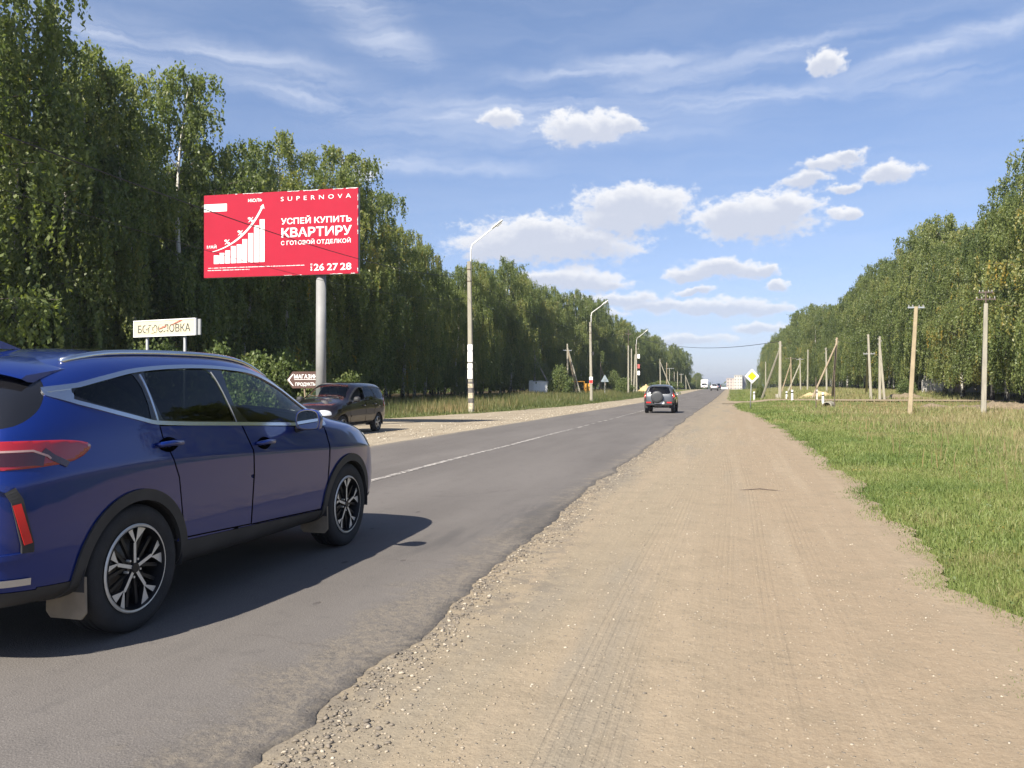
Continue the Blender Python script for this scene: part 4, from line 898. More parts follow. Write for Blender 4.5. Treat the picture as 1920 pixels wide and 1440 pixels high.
for (x, y, h, lb) in ((5.09, 56.0, 2.1, 'thin bare dark metal post in the meadow grass'), (6.39, 57.7, 2.6, 'taller bare dark metal post beside the culvert pipe')):
    tag(MB().tube([(0, 0, -.2), (0, .02, h)], .03, 8).build('metal_post', M_RUST, None, loc=(x, y, gz(x, y))), lb, 'post', 'bare metal posts in the meadow')
for (x, y, lb) in ((2.18, 93.3, 'white roadside bollard right beside the yellow diamond sign'), (5.37, 90.9, 'white bollard standing just right of the stout cable pole'), (5.21, 79.9, 'white bollard on the near side of the side road, left one'), (7.83, 85.6, 'white bollard on the far side of the side road, rightmost there'), (7.44, 75.7, 'white bollard next to the culvert pipe, near side of the side road')):
    t = thing('bollard', lb, 'bollard', (x, y, gz(x, y)), 0, 'white bollards flanking the side road')
    MB().tube([(0, 0, -.1), (0, 0, .70), (0, 0, .92)], [.105, .10, .10], 12).build('post', M_WHITE, t, smooth=False); MB().tube([(0, 0, .66), (0, 0, .78)], .104, 12).build('black_band', M_BLACK, t)
    MB().lathe([(.102, .915), (.08, .95), (0, .965)], 'Z', n=12).build('cap', M_WHITE, t)
tag(sq_pole(MB(), (0, 0, -.1), (-.06, 0, .72), .42, .34).build('concrete_stub', M_CONC, None, loc=(4.5, 91.6, gz(4.5, 91.6))), 'short concrete stub at the foot of the stout cable pole', 'stub')
pp = thing('culvert_pipe', 'concrete culvert pipe end sticking out of the ditch by the side road', 'pipe', (6.6, 63.2, gz(6.6, 63.2)), R_(-16))
MB().lathe([(.34, 0), (.34, 1.6), (.27, 1.6), (.27, 0), (.34, 0)], 'Y', (0, -.8, .17), 20).build('pipe', M_CONC, pp); MB().lathe([(.0, 0), (.268, 0)], 'Y', (0, .1, .17), 20).build('dark_inside', M_BLACK, pp)
def heap(name, x, y, w, d, h, m, label, seed, kind=None):
    n = 34; a = np.linspace(-1, 1, n); X, Y = np.meshgrid(a*w/2, a*d/2); rr = np.hypot(X/(w/2), Y/(d/2))
    Z = h*np.clip(1-rr**1.6, 0, 1)*(1+.9*n2(X+seed*7, Y, seed, 5, 1.6))+.02*n2(X, Y, seed+1, 3, 6)-.06+ground_z(X+x, Y+y)-gz(x, y)
    o = grid_mesh(name, X, Y, Z, m, kind=None); o.location = (x, y, gz(x, y)); return tag(o, label, 'heap')
M_EARTH = concrete_mat('dug_earth', (.21,.165,.11), (.10,.08,.05), 1.6); M_SAND = mat('sand', (.42,.32,.17), .95, var=.12, vscale=2, bump=.5, bscale=4)
heap('earth_heap', 18.6, 65.0, 9.5, 3.2, .55, M_EARTH, 'long brown earth heap near the right photo edge', 3)
heap('earth_heap', 14.6, 67.0, 3.6, 2.4, .38, M_EARTH, 'small lumpy earth heap left of the tall concrete pole foot', 5)
heap('earth_heap', 17.2, 93.5, 6.5, 3, .6, M_EARTH, 'dark earth heap between the A shaped poles and the leaning pole', 9)
heap('earth_heap', 9.6, 106, 4.5, 2.5, .5, M_SAND, 'low pale sand heap among the thin poles', 12)
heap('sand_heap', -15.7, 160, 5.2, 4.0, 1.5, M_SAND, 'yellow sand heap behind the poster boards', 7)
# ------------------------------------------------------------------ small structures
tb = thing('transformer_box', 'small white metal box building at the edge of the left wood', 'utility box', (-26.1, 113.1, gz(-26.1, 113.1)), R_(8))
MB().box((0, 0, .95), (2.1, 1.5, 1.7)).build('wall', M_WHITE, tb); MB().prism([(-1.12, 0), (1.12, 0), (1.12, .07), (0, .16), (-1.12, .07)], (0, -.83, 1.80), (1,0,0), (0,0,1), (0,1,0), 1.66).build('roof', M_STEEL, tb)
b = MB(); b.box((-.45, -.762, .95), (.80, .025, 1.45)); b.box((.45, -.762, .95), (.80, .025, 1.45)); b.build('door', M_SIGNW, tb); MB().box((-1.3, -.2, 1.0), (.5, .5, 2.0)).build('side_cabinet', M_WHITE, tb)
gm = thing('gas_valve_post', 'white valve post with arms standing right behind the white box', 'utility post', (-24.9, 116.6, gz(-24.9, 116.6)))
MB().box((0, 0, 1.3), (.5, .4, 2.8)).build('post', M_WHITE, gm); MB().box((0, 0, 2.3), (1.4, .2, .25)).build('arm', M_WHITE, gm); MB().lathe([(.3, 2.7), (.35, 2.85), (.1, 3.2), (0, 3.3)], 'Z', n=8).build('cap', M_GREYPAINT, gm)
ob = thing('yellow_gas_box', 'orange yellow gas cabinet between struts and second street lamp', 'utility box', (-21.9, 128.7, gz(-21.9, 128.7)), R_(6))
M_ORG = mat('orange_paint', (.58,.28,.03), .6, var=.1); MB().box((0, 0, .85), (1.1, .7, 1.7)).build('cabinet', M_ORG, ob); MB().box((0, -.36, .85), (.9, .03, 1.4)).build('door', M_ORG, ob); MB().tube([(-.7, 0, 0), (-.7, 0, 2.0), (-2.6, 0, 2.0)], .05, 8).build('pipe', M_ORG, ob)
fb = thing('wooden_fence', 'weathered grey board fence under the right birches', 'fence', (*at(1728, 98), 0)); fx0, fy0 = at(1728, 98); fx1, fy1 = at(1850, 92); fd = Vector((fx1-fx0, fy1-fy0, 0)); fL = fd.length; fb.rotation_euler = (0, 0, math.atan2(fd.y, fd.x)); fb.location.z = gz(fx0, fy0)
rs = np.random.RandomState(4); k = 0; x = 0
M_GB = mat('grey_boards', (.36,.34,.31), .9, var=.25); M_PB = mat('pink_boards', (.36,.25,.22), .9, var=.25)
while x < fL:
    b = MB(); x1 = x+1.6
    while x < min(x1, fL):
        w_ = rs.uniform(.13, .2); h_ = 1.55+rs.uniform(-.15, .12); b.box((x+w_/2, rs.uniform(-.01, .01), h_/2), (w_*.93, .03, h_)); x += w_
    b.build('board_panel', M_PB if k % 3 == 2 else M_GB, fb); k += 1
r = MB(); r.box((fL/2, .05, .4), (fL, .05, .08)); r.box((fL/2, .05, 1.2), (fL, .05, .08)); r.build('rail', M_WOOD, fb)
hs = thing('white_shed', 'pale low shed glimpsed under the birches at the right photo edge', 'shed', (*at(1910, 92), .75), R_(-6))
MB().box((0, 0, 1.5), (5, 4, 3.0)).build('wall', M_WHITE, hs); MB().prism([(-2.8, 0), (2.8, 0), (0, 1.2)], (0, -2.3, 3.0), (1,0,0), (0,0,1), (0,1,0), 4.6).build('roof', M_GREYPAINT, hs); MB().box((-.8, -2.02, 1.7), (1.2, .06, 1.1)).build('window', mat('dark_glass', (.03,.035,.04), .1), hs)
gp_ = thing('iron_gate', 'dark iron gate between two posts at the right photo edge', 'gate', (*at(1892, 70), gz(*at(1892, 70))), R_(-8))
for x in (0, 1.1): MB().box((x, 0, 1.2 if x == 0 else .9), (.16, .16, 2.6 if x == 0 else 1.8)).build('post', M_BLACK, gp_)
b = MB()
for k in range(18): b.box((1.2+.12*k, 0, .75), (.025, .025, 1.1))
b.box((2.25, 0, .25), (2.2, .04, .05)); b.box((2.25, 0, 1.25), (2.2, .04, .05)); b.build('bars', M_BLACK, gp_)
def block(x, y, w, d, h, cols, rows, wall, label):
    t = thing('apartment_block', label, 'building', (x, y, gz(x, y)), 0); MB().box((0, 0, h/2), (w, d, h)).build('wall', wall, t); MB().box((0, 0, h+.3), (w+.5, d+.5, .6)).build('roof', M_GREYPAINT, t)
    for r in range(rows):
        for c in range(cols): MB().box((-w/2+w*(c+.5)/cols, -d/2-.02, h*(r+.55)/rows), (w/cols*.45, .1, h/rows*.5)).build('window', MGL, t)
    return t
MGL = mat('far_glass', (.10,.11,.12), .2)
block(-2.2, 931, 9.5, 30, 15.5, 3, 5, mat('pink_plaster', (.52,.42,.36), .9), 'left pale pink apartment block at the far end of the road')
block(5.0, 915, 8.0, 30, 18.5, 3, 6, mat('cream_plaster', (.60,.55,.47), .9), 'taller cream apartment block at the far end of the road')
block(11.5, 925, 5.0, 26, 18.0, 2, 6, mat('slate_plaster', (.16,.15,.17), .9), 'narrow dark wing beside the taller cream apartment block')
wl = thing('white_warehouse', 'long low white building where the road meets the horizon', 'building', (-5.3, 495, gz(-5.3, 495)-1), 0)
MB().box((0, 0, 2.0), (4.4, 8, 4.2)).build('wall', M_SIGNW, wl); MB().box((0, 0, 4.2), (4.6, 8.2, .25)).build('roof', M_STEEL, wl)
# far wood on the horizon
n = 2600; th = rng.uniform(-.85, .95, n); D = rng.uniform(1500, 2600, n); x = D*np.sin(th); y = D*np.cos(th); r = rng.uniform(4, 9, n)
ca = leaf_quads(np.stack([np.repeat(x, 16)+rng.normal(0, 7, n*16), np.repeat(y, 16)+rng.normal(0, 7, n*16), -4+np.abs(rng.normal(5, 4.5, n*16))], -1), np.full(n*16, 7.0))
fw = npmesh('far_wood', ca, np.arange(len(ca)).reshape(-1, 4), None, [M_LEAF], None, {'tint': np.repeat(np.clip(rng.normal(.2, .1, n*16), 0, 1), 4)}, kind='stuff')
# bushes and undergrowth
GB = 'bushes at the foot of the left wood'
for (k, px, Y, H, W, lb) in ((0, 420, 33.5, 2.9, 3.2, 'bright leafy bush right of the town sign, behind the blue car bonnet'), (1, 478, 32.5, 2.6, 2.8, 'leafy bush between town sign and shop sign'), (2, 545, 34, 2.7, 2.8, 'dense bush behind the brown shop sign'), (0, 585, 35.5, 2.3, 2.2, 'low bush behind the billboard post'), (1, 300, 36, 3.2, 3.4, 'dark bush directly below the town sign panel'),
        (2, 225, 35, 2.6, 3.0, 'bush with sunlit tips left of the town sign'), (1, 120, 34, 2.4, 2.8, 'bush behind the blue car roof near the left photo edge'), (2, 655, 39, 2.0, 1.8, 'reddish thin bush behind the black wagon roof')):
    put_bush(k, *at(px, Y), H, W, lb, GB)
put_bush(0, *at(1050, 116), 3.9, 3.8, 'round yellow green bush between white box and strutted pole'); put_bush(2, *at(1172, 138), 2.6, 3.6, 'wide bush left of the plain iron-topped pole'); put_bush(1, *at(1150, 160), 3.8, 3.2, 'bush behind the triangular warning sign')
put_bush(2, *at(1225, 175), 1.8, 4.0, 'low bush to the right of the poster boards'); put_bush(1, *at(1425, 94), 1.7, 1.3, 'thin weedy bush at the strut foot of the stout cable pole'); put_bush(0, *at(1700, 92), 1.6, 2.4, 'scrubby bush at the edge of the right wood')
for k in range(12): put_bush(k % 3, *at(1235+k*6, 205+k*14), 2.2, 5, 'far low scrub along the left road edge beyond the poles', 'far roadside scrub')
stick = MB().tube([(0, 0, 0), (.28, .03, .02), (.56, .0, .0)], [.005, .008, .004], 5).build('dry_stick', M_RUST, None, loc=(.08, 12.1, -.02)); stick.rotation_euler = (0, 0, R_(8)); tag(stick, 'dry brown stick lying on the dirt shoulder', 'stick')
# ------------------------------------------------------------------ vehicles
def pip(poly, x, y):
    """vectorised point in polygon"""
    ins = np.zeros(len(x), bool); n = len(poly)
    for i in range(n):
        (x1, y1), (x2, y2) = poly[i], poly[(i+1) % n]
        if y1 == y2: continue
        c = ((y1 > y) != (y2 > y)) & (x < (x2-x1)*(y-y1)/(y2-y1)+x1); ins ^= c
    return ins
def near_on(poly, p, closed=True):
    best = None
    for i in range(len(poly) if closed else len(poly)-1):
        a = np.array(poly[i]); b = np.array(poly[(i+1) % len(poly)]); ab = b-a; t = np.clip(np.dot(p-a, ab)/max(np.dot(ab, ab), 1e-12), 0, 1); q = a+ab*t; d = np.hypot(*(p-q))
        if best is None or d < best[0]: best = (d, q)
    return best[1]
def smooth_poly(pts, n=6, closed=True):
    """Catmull-Rom through the points"""
    P = [np.array(p, float) for p in pts]; out = []; m = len(P)
    for i in range(m if closed else m-1):
        p0, p1, p2, p3 = (P[(i-1) % m], P[i], P[(i+1) % m], P[(i+2) % m]) if closed else (P[max(i-1, 0)], P[i], P[i+1], P[min(i+2, m-1)])
        for k in range(n):
            t = k/n; out.append(tuple(.5*((2*p1)+(-p0+p2)*t+(2*p0-5*p1+4*p2-p3)*t*t+(-p0+3*p1-3*p2+p3)*t**3)))
    if not closed: out.append(tuple(P[-1]))
    return out
class Proj:
    def __init__(s, d, ex): s.d = Vector(d).normalized(); s.ex = Vector(ex).normalized(); s.dn = np.array(s.d); s.en = np.array(s.ex)
    def uv(s, P): return P @ s.en, P[:, 2]
    def ray(s, sh, a, z):
        o = s.ex*a+Vector((0, 0, z))+s.d*6; h = sh.bvh.ray_cast(o, -s.d, 12); return (h[0], h[1]) if h[0] else (None, None)
SIDE = {-1: Proj((0,-1,0), (1,0,0)), 1: Proj((0,1,0), (1,0,0))}
REAR = Proj((-1,0,0), (0,1,0)); FRONT = Proj((1,0,0), (0,1,0))
RC = {-1: Proj((-1,-1,0), (1,-1,0)), 1: Proj((-1,1,0), (1,1,0))}
FC = {-1: Proj((1,-1,0), (1,1,0)), 1: Proj((1,1,0), (1,-1,0))}
class Shell:
    """car body surface grown from a coarse cage of rings, then cut up into panels"""
    def __init__(s, rings, level, crease=()):
        vs = []; fs = []
        for r in rings: vs += [r[0]]+r[1:9]+[r[9]]+[(x, -y, z) for (x, y, z) in r[8:0:-1]]
        n = len(rings)
        for i in range(n-1):
            for k in range(18): k2 = (k+1) % 18; fs.append((i*18+k, i*18+k2, (i+1)*18+k2, (i+1)*18+k))
        for base, fl in ((0, 1), ((n-1)*18, 0)):
            for j in range(9):
                a, b, c, d = base+j, base+j+1, base+(17-j), base+(18-j) % 18
                f = (a, b, c) if j == 0 else (a, b, d) if j == 8 else (a, b, c, d)
                fs.append(f[::-1] if fl else f)
        me = bpy.data.meshes.new('cage'); me.from_pydata(vs, [], fs); me.update()
        cr = me.attributes.new('crease_edge', 'FLOAT', 'EDGE'); key = {tuple(sorted(e.vertices)): e.index for e in me.edges}
        for (j, w) in crease:
            for i in range(n-1):
                for k in (j, (18-j) % 18):
                    e = key.get(tuple(sorted((i*18+k, (i+1)*18+k))))
                    if e is not None: cr.data[e].value = w
        o = bpy.data.objects.new('cage', me); COL.objects.link(o); m = o.modifiers.new('s', 'SUBSURF'); m.levels = level; m.render_levels = level
        ev = bpy.data.meshes.new_from_object(o.evaluated_get(bpy.context.evaluated_depsgraph_get()))
        import bmesh
        bm = bmesh.new(); bm.from_mesh(ev); bmesh.ops.recalc_face_normals(bm, faces=bm.faces); bm.to_mesh(ev); bm.free()
        V = np.empty(len(ev.vertices)*3); ev.vertices.foreach_get('co', V); s.V0 = V.reshape(-1, 3); s.V = s.V0.copy()
        s.F = np.array([p.vertices[:] for p in ev.polygons]); N_ = np.empty(len(ev.polygons)*3); ev.polygons.foreach_get('normal', N_); s.N = N_.reshape(-1, 3)
        VN = np.empty(len(ev.vertices)*3); ev.vertices.foreach_get('normal', VN); s.VN = VN.reshape(-1, 3)
        s.C = s.V0[s.F].mean(1); s.alive = np.ones(len(s.F), bool)
        s.bvh = BVHTree.FromPolygons([tuple(v) for v in s.V0], [tuple(map(int, f)) for f in s.F])
        bpy.data.objects.remove(o); bpy.data.meshes.remove(me); bpy.data.meshes.remove(ev)
    def cut(s, pj, poly, also=None, corners=True, ndot=.12, remove=True):
        a, z = pj.uv(s.C); sel = pip(poly, a, z) & (s.N @ pj.dn > ndot) & s.alive
        if also is not None: sel &= also(s.C)
        vi = np.unique(s.F[sel]); ns = s.alive & ~sel & (s.N @ pj.dn > ndot); bnd = np.intersect1d(vi, np.unique(s.F[ns]))
        if len(bnd):
            aa, zz = pj.uv(s.V[bnd])
            for i, p, q in zip(bnd, aa, zz):
                t = near_on(poly, np.array((p, q)))
                if np.hypot(t[0]-p, t[1]-q) < .07:
                    h, _ = pj.ray(s, t[0], t[1])
                    if h: s.V[i] = h
            if corners:
                for c in poly[:] if len(poly) < 16 else ():
                    aa, zz = pj.uv(s.V[bnd]); k = bnd[np.argmin((aa-c[0])**2+(zz-c[1])**2)]; h, _ = pj.ray(s, *c)
                    if h and (Vector(s.V[k])-h).length < .06: s.V[k] = h
        if remove: s.alive &= ~sel
        return sel
    def piece(s, sel, name, m, parent, lift=0, thick=0):
        F = s.F[sel]; u, inv = np.unique(F, return_inverse=True); v = s.V[u]+s.VN[u]*lift; f = inv.reshape(F.shape)
        if thick:   # close the rim
            b = v-s.VN[u]*thick; k = len(v); E = np.concatenate([f[:, [i, (i+1) % 4]] for i in range(4)]); ks = np.sort(E, 1); q, ix, ct = np.unique(ks, axis=0, return_index=True, return_counts=True)
            e = E[ix[ct == 1]]; f = np.concatenate([f, np.stack([e[:, 1], e[:, 0], e[:, 0]+k, e[:, 1]+k], 1)]); v = np.concatenate([v, b])
        return npmesh(name, v, f, None, [m], parent, smooth=True) if not thick else s._soft(npmesh(name, v, f, None, [m], parent, smooth=True), len(F))
    def _soft(s, o, k):
        o.data.polygons.foreach_set('use_smooth', [True]*k+[False]*(len(o.data.polygons)-k)); return o
    def strip(s, pj, pts, w, lift, name, m, parent, closed=False, step=.02, depth=.006):
        P = [np.array(p, float) for p in pts]+([np.array(pts[0], float)] if closed else []); out = []
        for a, b in zip(P[:-1], P[1:]):
            k = max(1, int(np.ceil(np.hypot(*(b-a))/step))); out += [a+(b-a)*i/k for i in range(k)]
        if not closed: out.append(P[-1])
        n = len(out); vs = []; ok = []
        for i, p in enumerate(out):
            t = (out[(i+1) % n] if closed or i < n-1 else p)-(out[i-1] if closed or i > 0 else p); t = t/max(1e-9, np.hypot(*t)); q = np.array((-t[1], t[0]))*w/2; row = []
            for sg in (-1, 1):
                h, nn = pj.ray(s, *(p+q*sg)); 
                if h is None: row = None; break
                row += [h+nn*(lift-depth), h+nn*lift]
            ok.append(row)
        mb = MB()
        for i in range(n if closed else n-1):
            A, B = ok[i], ok[(i+1) % n]
            if A and B: mb.add([A[1], A[3], B[3], B[1], A[0], A[2], B[2], B[0]], [(0,1,2,3), (0,3,7,4), (1,5,6,2)])
        return mb.build(name, m, parent)
    def liner(s, m, parent, d=.022):
        sel = s.alive; F = s.F[sel]; u, inv = np.unique(F, return_inverse=True); v = s.V[u]-s.VN[u]*d
        return npmesh('inner_lining', v, inv.reshape(F.shape)[:, ::-1], None, [m], parent, smooth=True)

def car_paint(name, col, metal=.6, rough=.32, coat=1, dust=.0):
    m = mat(name, col, rough, metal, .15, coat); w = N(m.node_tree); b = m.node_tree.nodes['Principled BSDF']; co = w.n('TexCoord').outputs['Object']
    fl = w.n('Bump'); fl.inputs['Strength'].default_value = .06; fl.inputs['Distance'].default_value = .001; w.put(fl.inputs['Height'], w.noise(co, 900, 2)); w.put(b.inputs['Normal'], fl.outputs[0])
    if dust:   # road film, thickest near the sills
        x, y, z = w.sep(co); k = w.math('MULTIPLY', w.ss(w.math('ADD', z, w.math('MULTIPLY', w.noise(co, 3, 5, .6), .5)), 1.15, .45), dust)
        w.put(b.inputs['Base Color'], w.mix(k, col, (.22,.20,.17))); w.put(b.inputs['Metallic'], w.math('SUBTRACT', metal, w.math('MULTIPLY', k, metal)))
        w.put(b.inputs['Coat Weight'], w.math('SUBTRACT', coat, w.math('MULTIPLY', k, .5)))
    return m
def glass_mat(name, tint):
    m = bpy.data.materials.new(name); m.use_nodes = True; w = N(m.node_tree); nt = m.node_tree
    for q in list(nt.nodes):
        if q.type == 'BSDF_PRINCIPLED': nt.nodes.remove(q)
    g = w.n('BsdfGlossy'); g.inputs['Roughness'].default_value = .015; t = w.n('BsdfTransparent'); t.inputs[0].default_value = (*tint, 1); lw = w.n('LayerWeight'); lw.inputs[0].default_value = .5; f = w.math('ADD', w.math('MULTIPLY', w.math('POWER', lw.outputs['Facing'], 5), .96), .04)
    x = w.n('MixShader'); w.put(x.inputs[0], f); nt.links.new(t.outputs[0], x.inputs[1]); nt.links.new(g.outputs[0], x.inputs[2]); nt.links.new(x.outputs[0], nt.nodes['Material Output'].inputs[0]); return m
M_GLASS = glass_mat('clear_car_glass', (.62,.70,.64)); M_TINT = glass_mat('tinted_car_glass', (.035,.04,.045)); M_SEMI = glass_mat('shaded_car_glass', (.74,.80,.77))
M_PLAST = mat('black_plastic', (.030,.030,.031), .62, var=.2, vscale=6); M_GLOSSB = mat('gloss_black', (.008,.008,.009), .12, coat=.5); M_GAP = mat('panel_gap', (.003,.003,.004), .9, spec=0)
M_CHROME = mat('satin_chrome', (.62,.63,.65), .22, 1.0); M_RUB = mat('tyre_rubber', (.022,.022,.023), .82, var=.2, bump=.2, bscale=90); M_DARKM = mat('dark_rim', (.018,.018,.020), .4, .3); M_MACH = mat('machined_alloy', (.62,.60,.55), .42, .35, var=.06, vscale=20)
M_ALLOY = mat('silver_alloy', (.50,.51,.52), .38, .75); M_CABIN = mat('cabin_trim', (.028,.028,.029), .85); M_SEAT = mat('seat_fabric', (.05,.05,.052), .9)
M_TAIL = mat('tail_light_red', (.26,.008,.012), .12, coat=1); M_TAILD = mat('tail_light_dark', (.035,.004,.005), .1, coat=1); M_LAMPG = mat('lamp_glass', (.62,.63,.62), .12, .35, coat=1); M_REFL = mat('reflector_red', (.60,.02,.02), .3, emit=None); M_FLAP = mat('dusty_mudflap', (.20,.165,.12), .9, var=.15); M_MIRROR = mat('mirror_glass', (.75,.77,.78), .02, 1)
M_LIT = mat('lit_brake_lamp', (.5,.02,.02), .3, emit=((1,.08,.05), 1.6))
M_STRIP = mat('frosted_pink_strip', (.34,.22,.21), .3)
M_PLATE = mat('number_plate', (.75,.75,.73), .4); M_AMBER = mat('amber_lens', (.55,.20,.01), .2)

def make_wheel(parent, x, y, R, W, rimR, style, side):
    """wheel centred on its hub; side -1/+1 = which way its face looks"""
    e = bpy.data.objects.new('wheel', None); COL.objects.link(e); e.parent = parent; e.location = (x, y, R); e.empty_display_size = .1; f = side; h = W/2
    T = MB(); T.lathe([(rimR-.012, -h*.80*f), (rimR+.004, -h*.86*f), (rimR+.03, -h*.99*f), (R-.045, -h*f), (R-.018, -h*.93*f), (R-.004, -h*.78*f), (R, -h*.55*f)]+
        [q for g in (-.36, 0, .36) for q in ((R, (g-.12)*h*f), (R-.009, (g-.06)*h*f), (R-.009, (g+.06)*h*f), (R, (g+.12)*h*f))]+
        [(R, h*.55*f), (R-.004, h*.78*f), (R-.018, h*.93*f), (R-.045, h*f), (rimR+.03, h*.99*f), (rimR+.004, h*.86*f), (rimR-.012, h*.80*f)], 'Y', n=56)
    T.build('tyre', M_RUB, e, auto=35)
    fy = h*.86*f; RB = MB()
    RB.lathe([(rimR-.010, -h*.8*f), (rimR-.03, -h*.5*f), (rimR-.035, fy*.3), (rimR-.016, fy*1.2)], 'Y', n=48, m=0)
    RB.lathe([(.0, -h*.05*f), (rimR-.035, -h*.05*f)], 'Y', n=48, m=0); RB.build('rim_barrel', M_DARKM, e, smooth=True)
    MB().lathe([(.05, .01*f), (rimR*.62, .012*f), (rimR*.64, .0), (rimR*.62, -.012*f)], 'Y', n=40).build('brake_disc', mat('brake_steel', (.2,.19,.18), .45, .8) if 'brake_steel' not in bpy.data.materials else bpy.data.materials['brake_steel'], e, smooth=True)
    sp = MB()
    def arm(pts, m0, dep, yo=0):
        """flat spoke piece in the wheel plane: pts = (radius, angle)"""
        P = [(r*math.cos(t), r*math.sin(t)) for r, t in pts]; n = len(P)
        a = [(p[0], fy+yo*f, p[1]) for p in P]; b = [(p[0], fy+(yo-dep)*f, p[1]) for p in P]
        sp.add(a, [tuple(range(n))], m0); sp.add(a+b, [(i, (i+1) % n, (i+1) % n+n, i+n) for i in range(n)], 1)
    if style == 'y':
        sp.lathe([(rimR-.016, fy+.012*f), (rimR-.004, fy+.016*f), (rimR+.003, fy+.008*f)], 'Y', n=60, m=0)
        for k in range(5):
            t0 = 2*math.pi*k/5+.32+(0 if f < 0 else math.pi)
            arm([(.03, t0-.35), (.145, t0-.072), (.152, t0), (.145, t0+.072), (.03, t0+.35)], 0, .03)
            arm([(.138, t0-.085), (.150, t0+.02), (rimR-.012, t0+.27), (rimR-.012, t0+.10)], 0, .03, -.001)
            arm([(.165, t0-.16), (.140, t0-.045), (rimR-.012, t0-.12), (rimR-.012, t0-.42)], 0, .03, -.001)
            for q in (-.35, .35): arm([(.05, t0+q*.5-.2), (rimR-.03, t0+q*1.25-.05), (rimR-.03, t0+q*1.25+.05), (.05, t0+q*.5+.2)], 1, .02, -.022)
        sp.lathe([(0, fy+.006*f), (.028, fy+.006*f), (.034, fy-.01*f)], 'Y', n=20, m=1)
        for k in range(5): t = 2*math.pi*(k+.5)/5+.32; sp.lathe([(0, fy-.004*f), (.007, fy-.004*f), (.008, fy-.03*f)], 'Y', (.055*math.cos(t), 0, .055*math.sin(t)), 8, 0)
    else:
        sp.lathe([(rimR-.02, fy+.0*f), (rimR-.006, fy+.014*f), (rimR+.003, fy+.008*f)], 'Y', n=40, m=0); n_ = 5 if style == '5' else 6
        for k in range(n_): t0 = 2*math.pi*k/n_+.2; arm([(.03, t0-.7), (.08, t0-.32), (rimR-.012, t0-.26), (rimR-.012, t0+.26), (.08, t0+.32), (.03, t0+.7)], 0, .03)
        sp.lathe([(0, fy+.008*f), (.035, fy+.006*f), (.045, fy-.02*f)], 'Y', n=16, m=0)
    sp.build('spokes', [M_MACH if style == 'y' else M_ALLOY, M_DARKM], e, auto=30); return e
def well(parent, cx, cz, r, ys):
    """dark half-round wheel housing above the wheel"""
    b = MB(); n = 26; vs = [(cx+q*math.cos(R_(-8+196*k/n)), y, cz+q*math.sin(R_(-8+196*k/n))) for q, y in ((.02, ys[0]), (r, ys[0]), (r, ys[1]), (r, ys[2])) for k in range(n+1)]
    b.add(vs, [(i*(n+1)+k, i*(n+1)+k+1, (i+1)*(n+1)+k+1, (i+1)*(n+1)+k) for i in range(3) for k in range(n)]); return b.build('wheel_well', M_CABIN, parent)
def seat(parent, x, y, bench=0):
    w = 1.2 if bench else .48; b = MB(); o = .06
    def slab(c, d, tilt):
        M = Matrix.Rotation(tilt, 3, 'Y'); vs = [Vector(c)+M @ Vector((sx*d[0]/2*(1 if abs(sy) < 1 else .8), sy*d[1]/2, sz*d[2]/2)) for sx in (-1, 1) for sy in (-1, -.8, .8, 1) for sz in (-1, 1)]
        fs = []
        for i in range(3):
            a = i*2; fs += [(a, a+1, a+3, a+2), (8+a, 8+a+2, 8+a+3, 8+a+1), (a, a+2, 8+a+2, 8+a), (a+1, 8+a+1, 8+a+3, a+3)]
        fs += [(0, 8, 9, 1), (6, 7, 15, 14)]; b.add(vs, fs)
    slab((x+.25, y, .55), (.5, w, .16), -.12); slab((x-.05, y, .88), (.14, w, .62), -.22)
    for hy in ((-.4, .4) if bench else (0,)): slab((x-.16, y+hy, 1.24), (.10, .26, .18), -.2)
    return b.build('rear_seat' if bench else 'seat', M_SEAT, parent)
def mirror(parent, x, y, z, side, paint, glass=True):
    """outside mirror; its glass looks backwards"""
    b = MB(); prof = smooth_poly([(-.095, -.06), (-.10, .02), (-.07, .075), (.03, .085), (.10, .05), (.105, -.04), (.06, -.075), (-.05, -.078)], 3); n = len(prof); vs = []
    for (dx, k) in ((-.005, .93), (0, 1), (.05, .98), (.095, .78), (.12, .45)):
        for p in prof: vs.append((dx, p[0]*k, p[1]*k))
    b.add(vs, [(i*n+k, i*n+(k+1) % n, (i+1)*n+(k+1) % n, (i+1)*n+k) for i in range(4) for k in range(n)]+[tuple(range(4*n, 5*n))])
    o = b.build('side_mirror', paint, parent, auto=50, loc=(x, y, z))
    g = MB(); g.add([(-.004, p[0]*.88, p[1]*.88) for p in prof], [tuple(range(n))]); g.build('mirror_glass', M_MIRROR, o); r = MB(); r.add([(-.0045+q, p[0]*k, p[1]*k) for k, q in ((.93, 0), (.87, -.002)) for p in prof], [(k, (k+1) % n, (k+1) % n+n, k+n) for k in range(n)]); r.build('glass_rim', M_PLAST, o)
    MB().tube([(.04, -side*.02, -.05), (.05, -side*.16, -.085)], [.022, .028], 8).build('mirror_foot', M_GLOSSB, o); return o

def rings(tab):
    """fill blanks: each row lists x and ten (y, z) or (x, y, z) entries"""
    out = []
    for x, pts in tab: out.append([tuple(p) if len(p) == 3 else (x, *p) for p in pts])
    return out
def circle(cx, cz, r, n=40, a0=0, a1=360): return [(cx+r*math.cos(R_(a0+(a1-a0)*k/n)), cz+r*math.sin(R_(a0+(a1-a0)*k/n))) for k in range(n+(a1-a0 < 360))]
def arch_poly(cx, cz, r, n=24): return circle(cx, cz, r, n, 180, 0)+[(cx+r, 0), (cx-r, 0)]

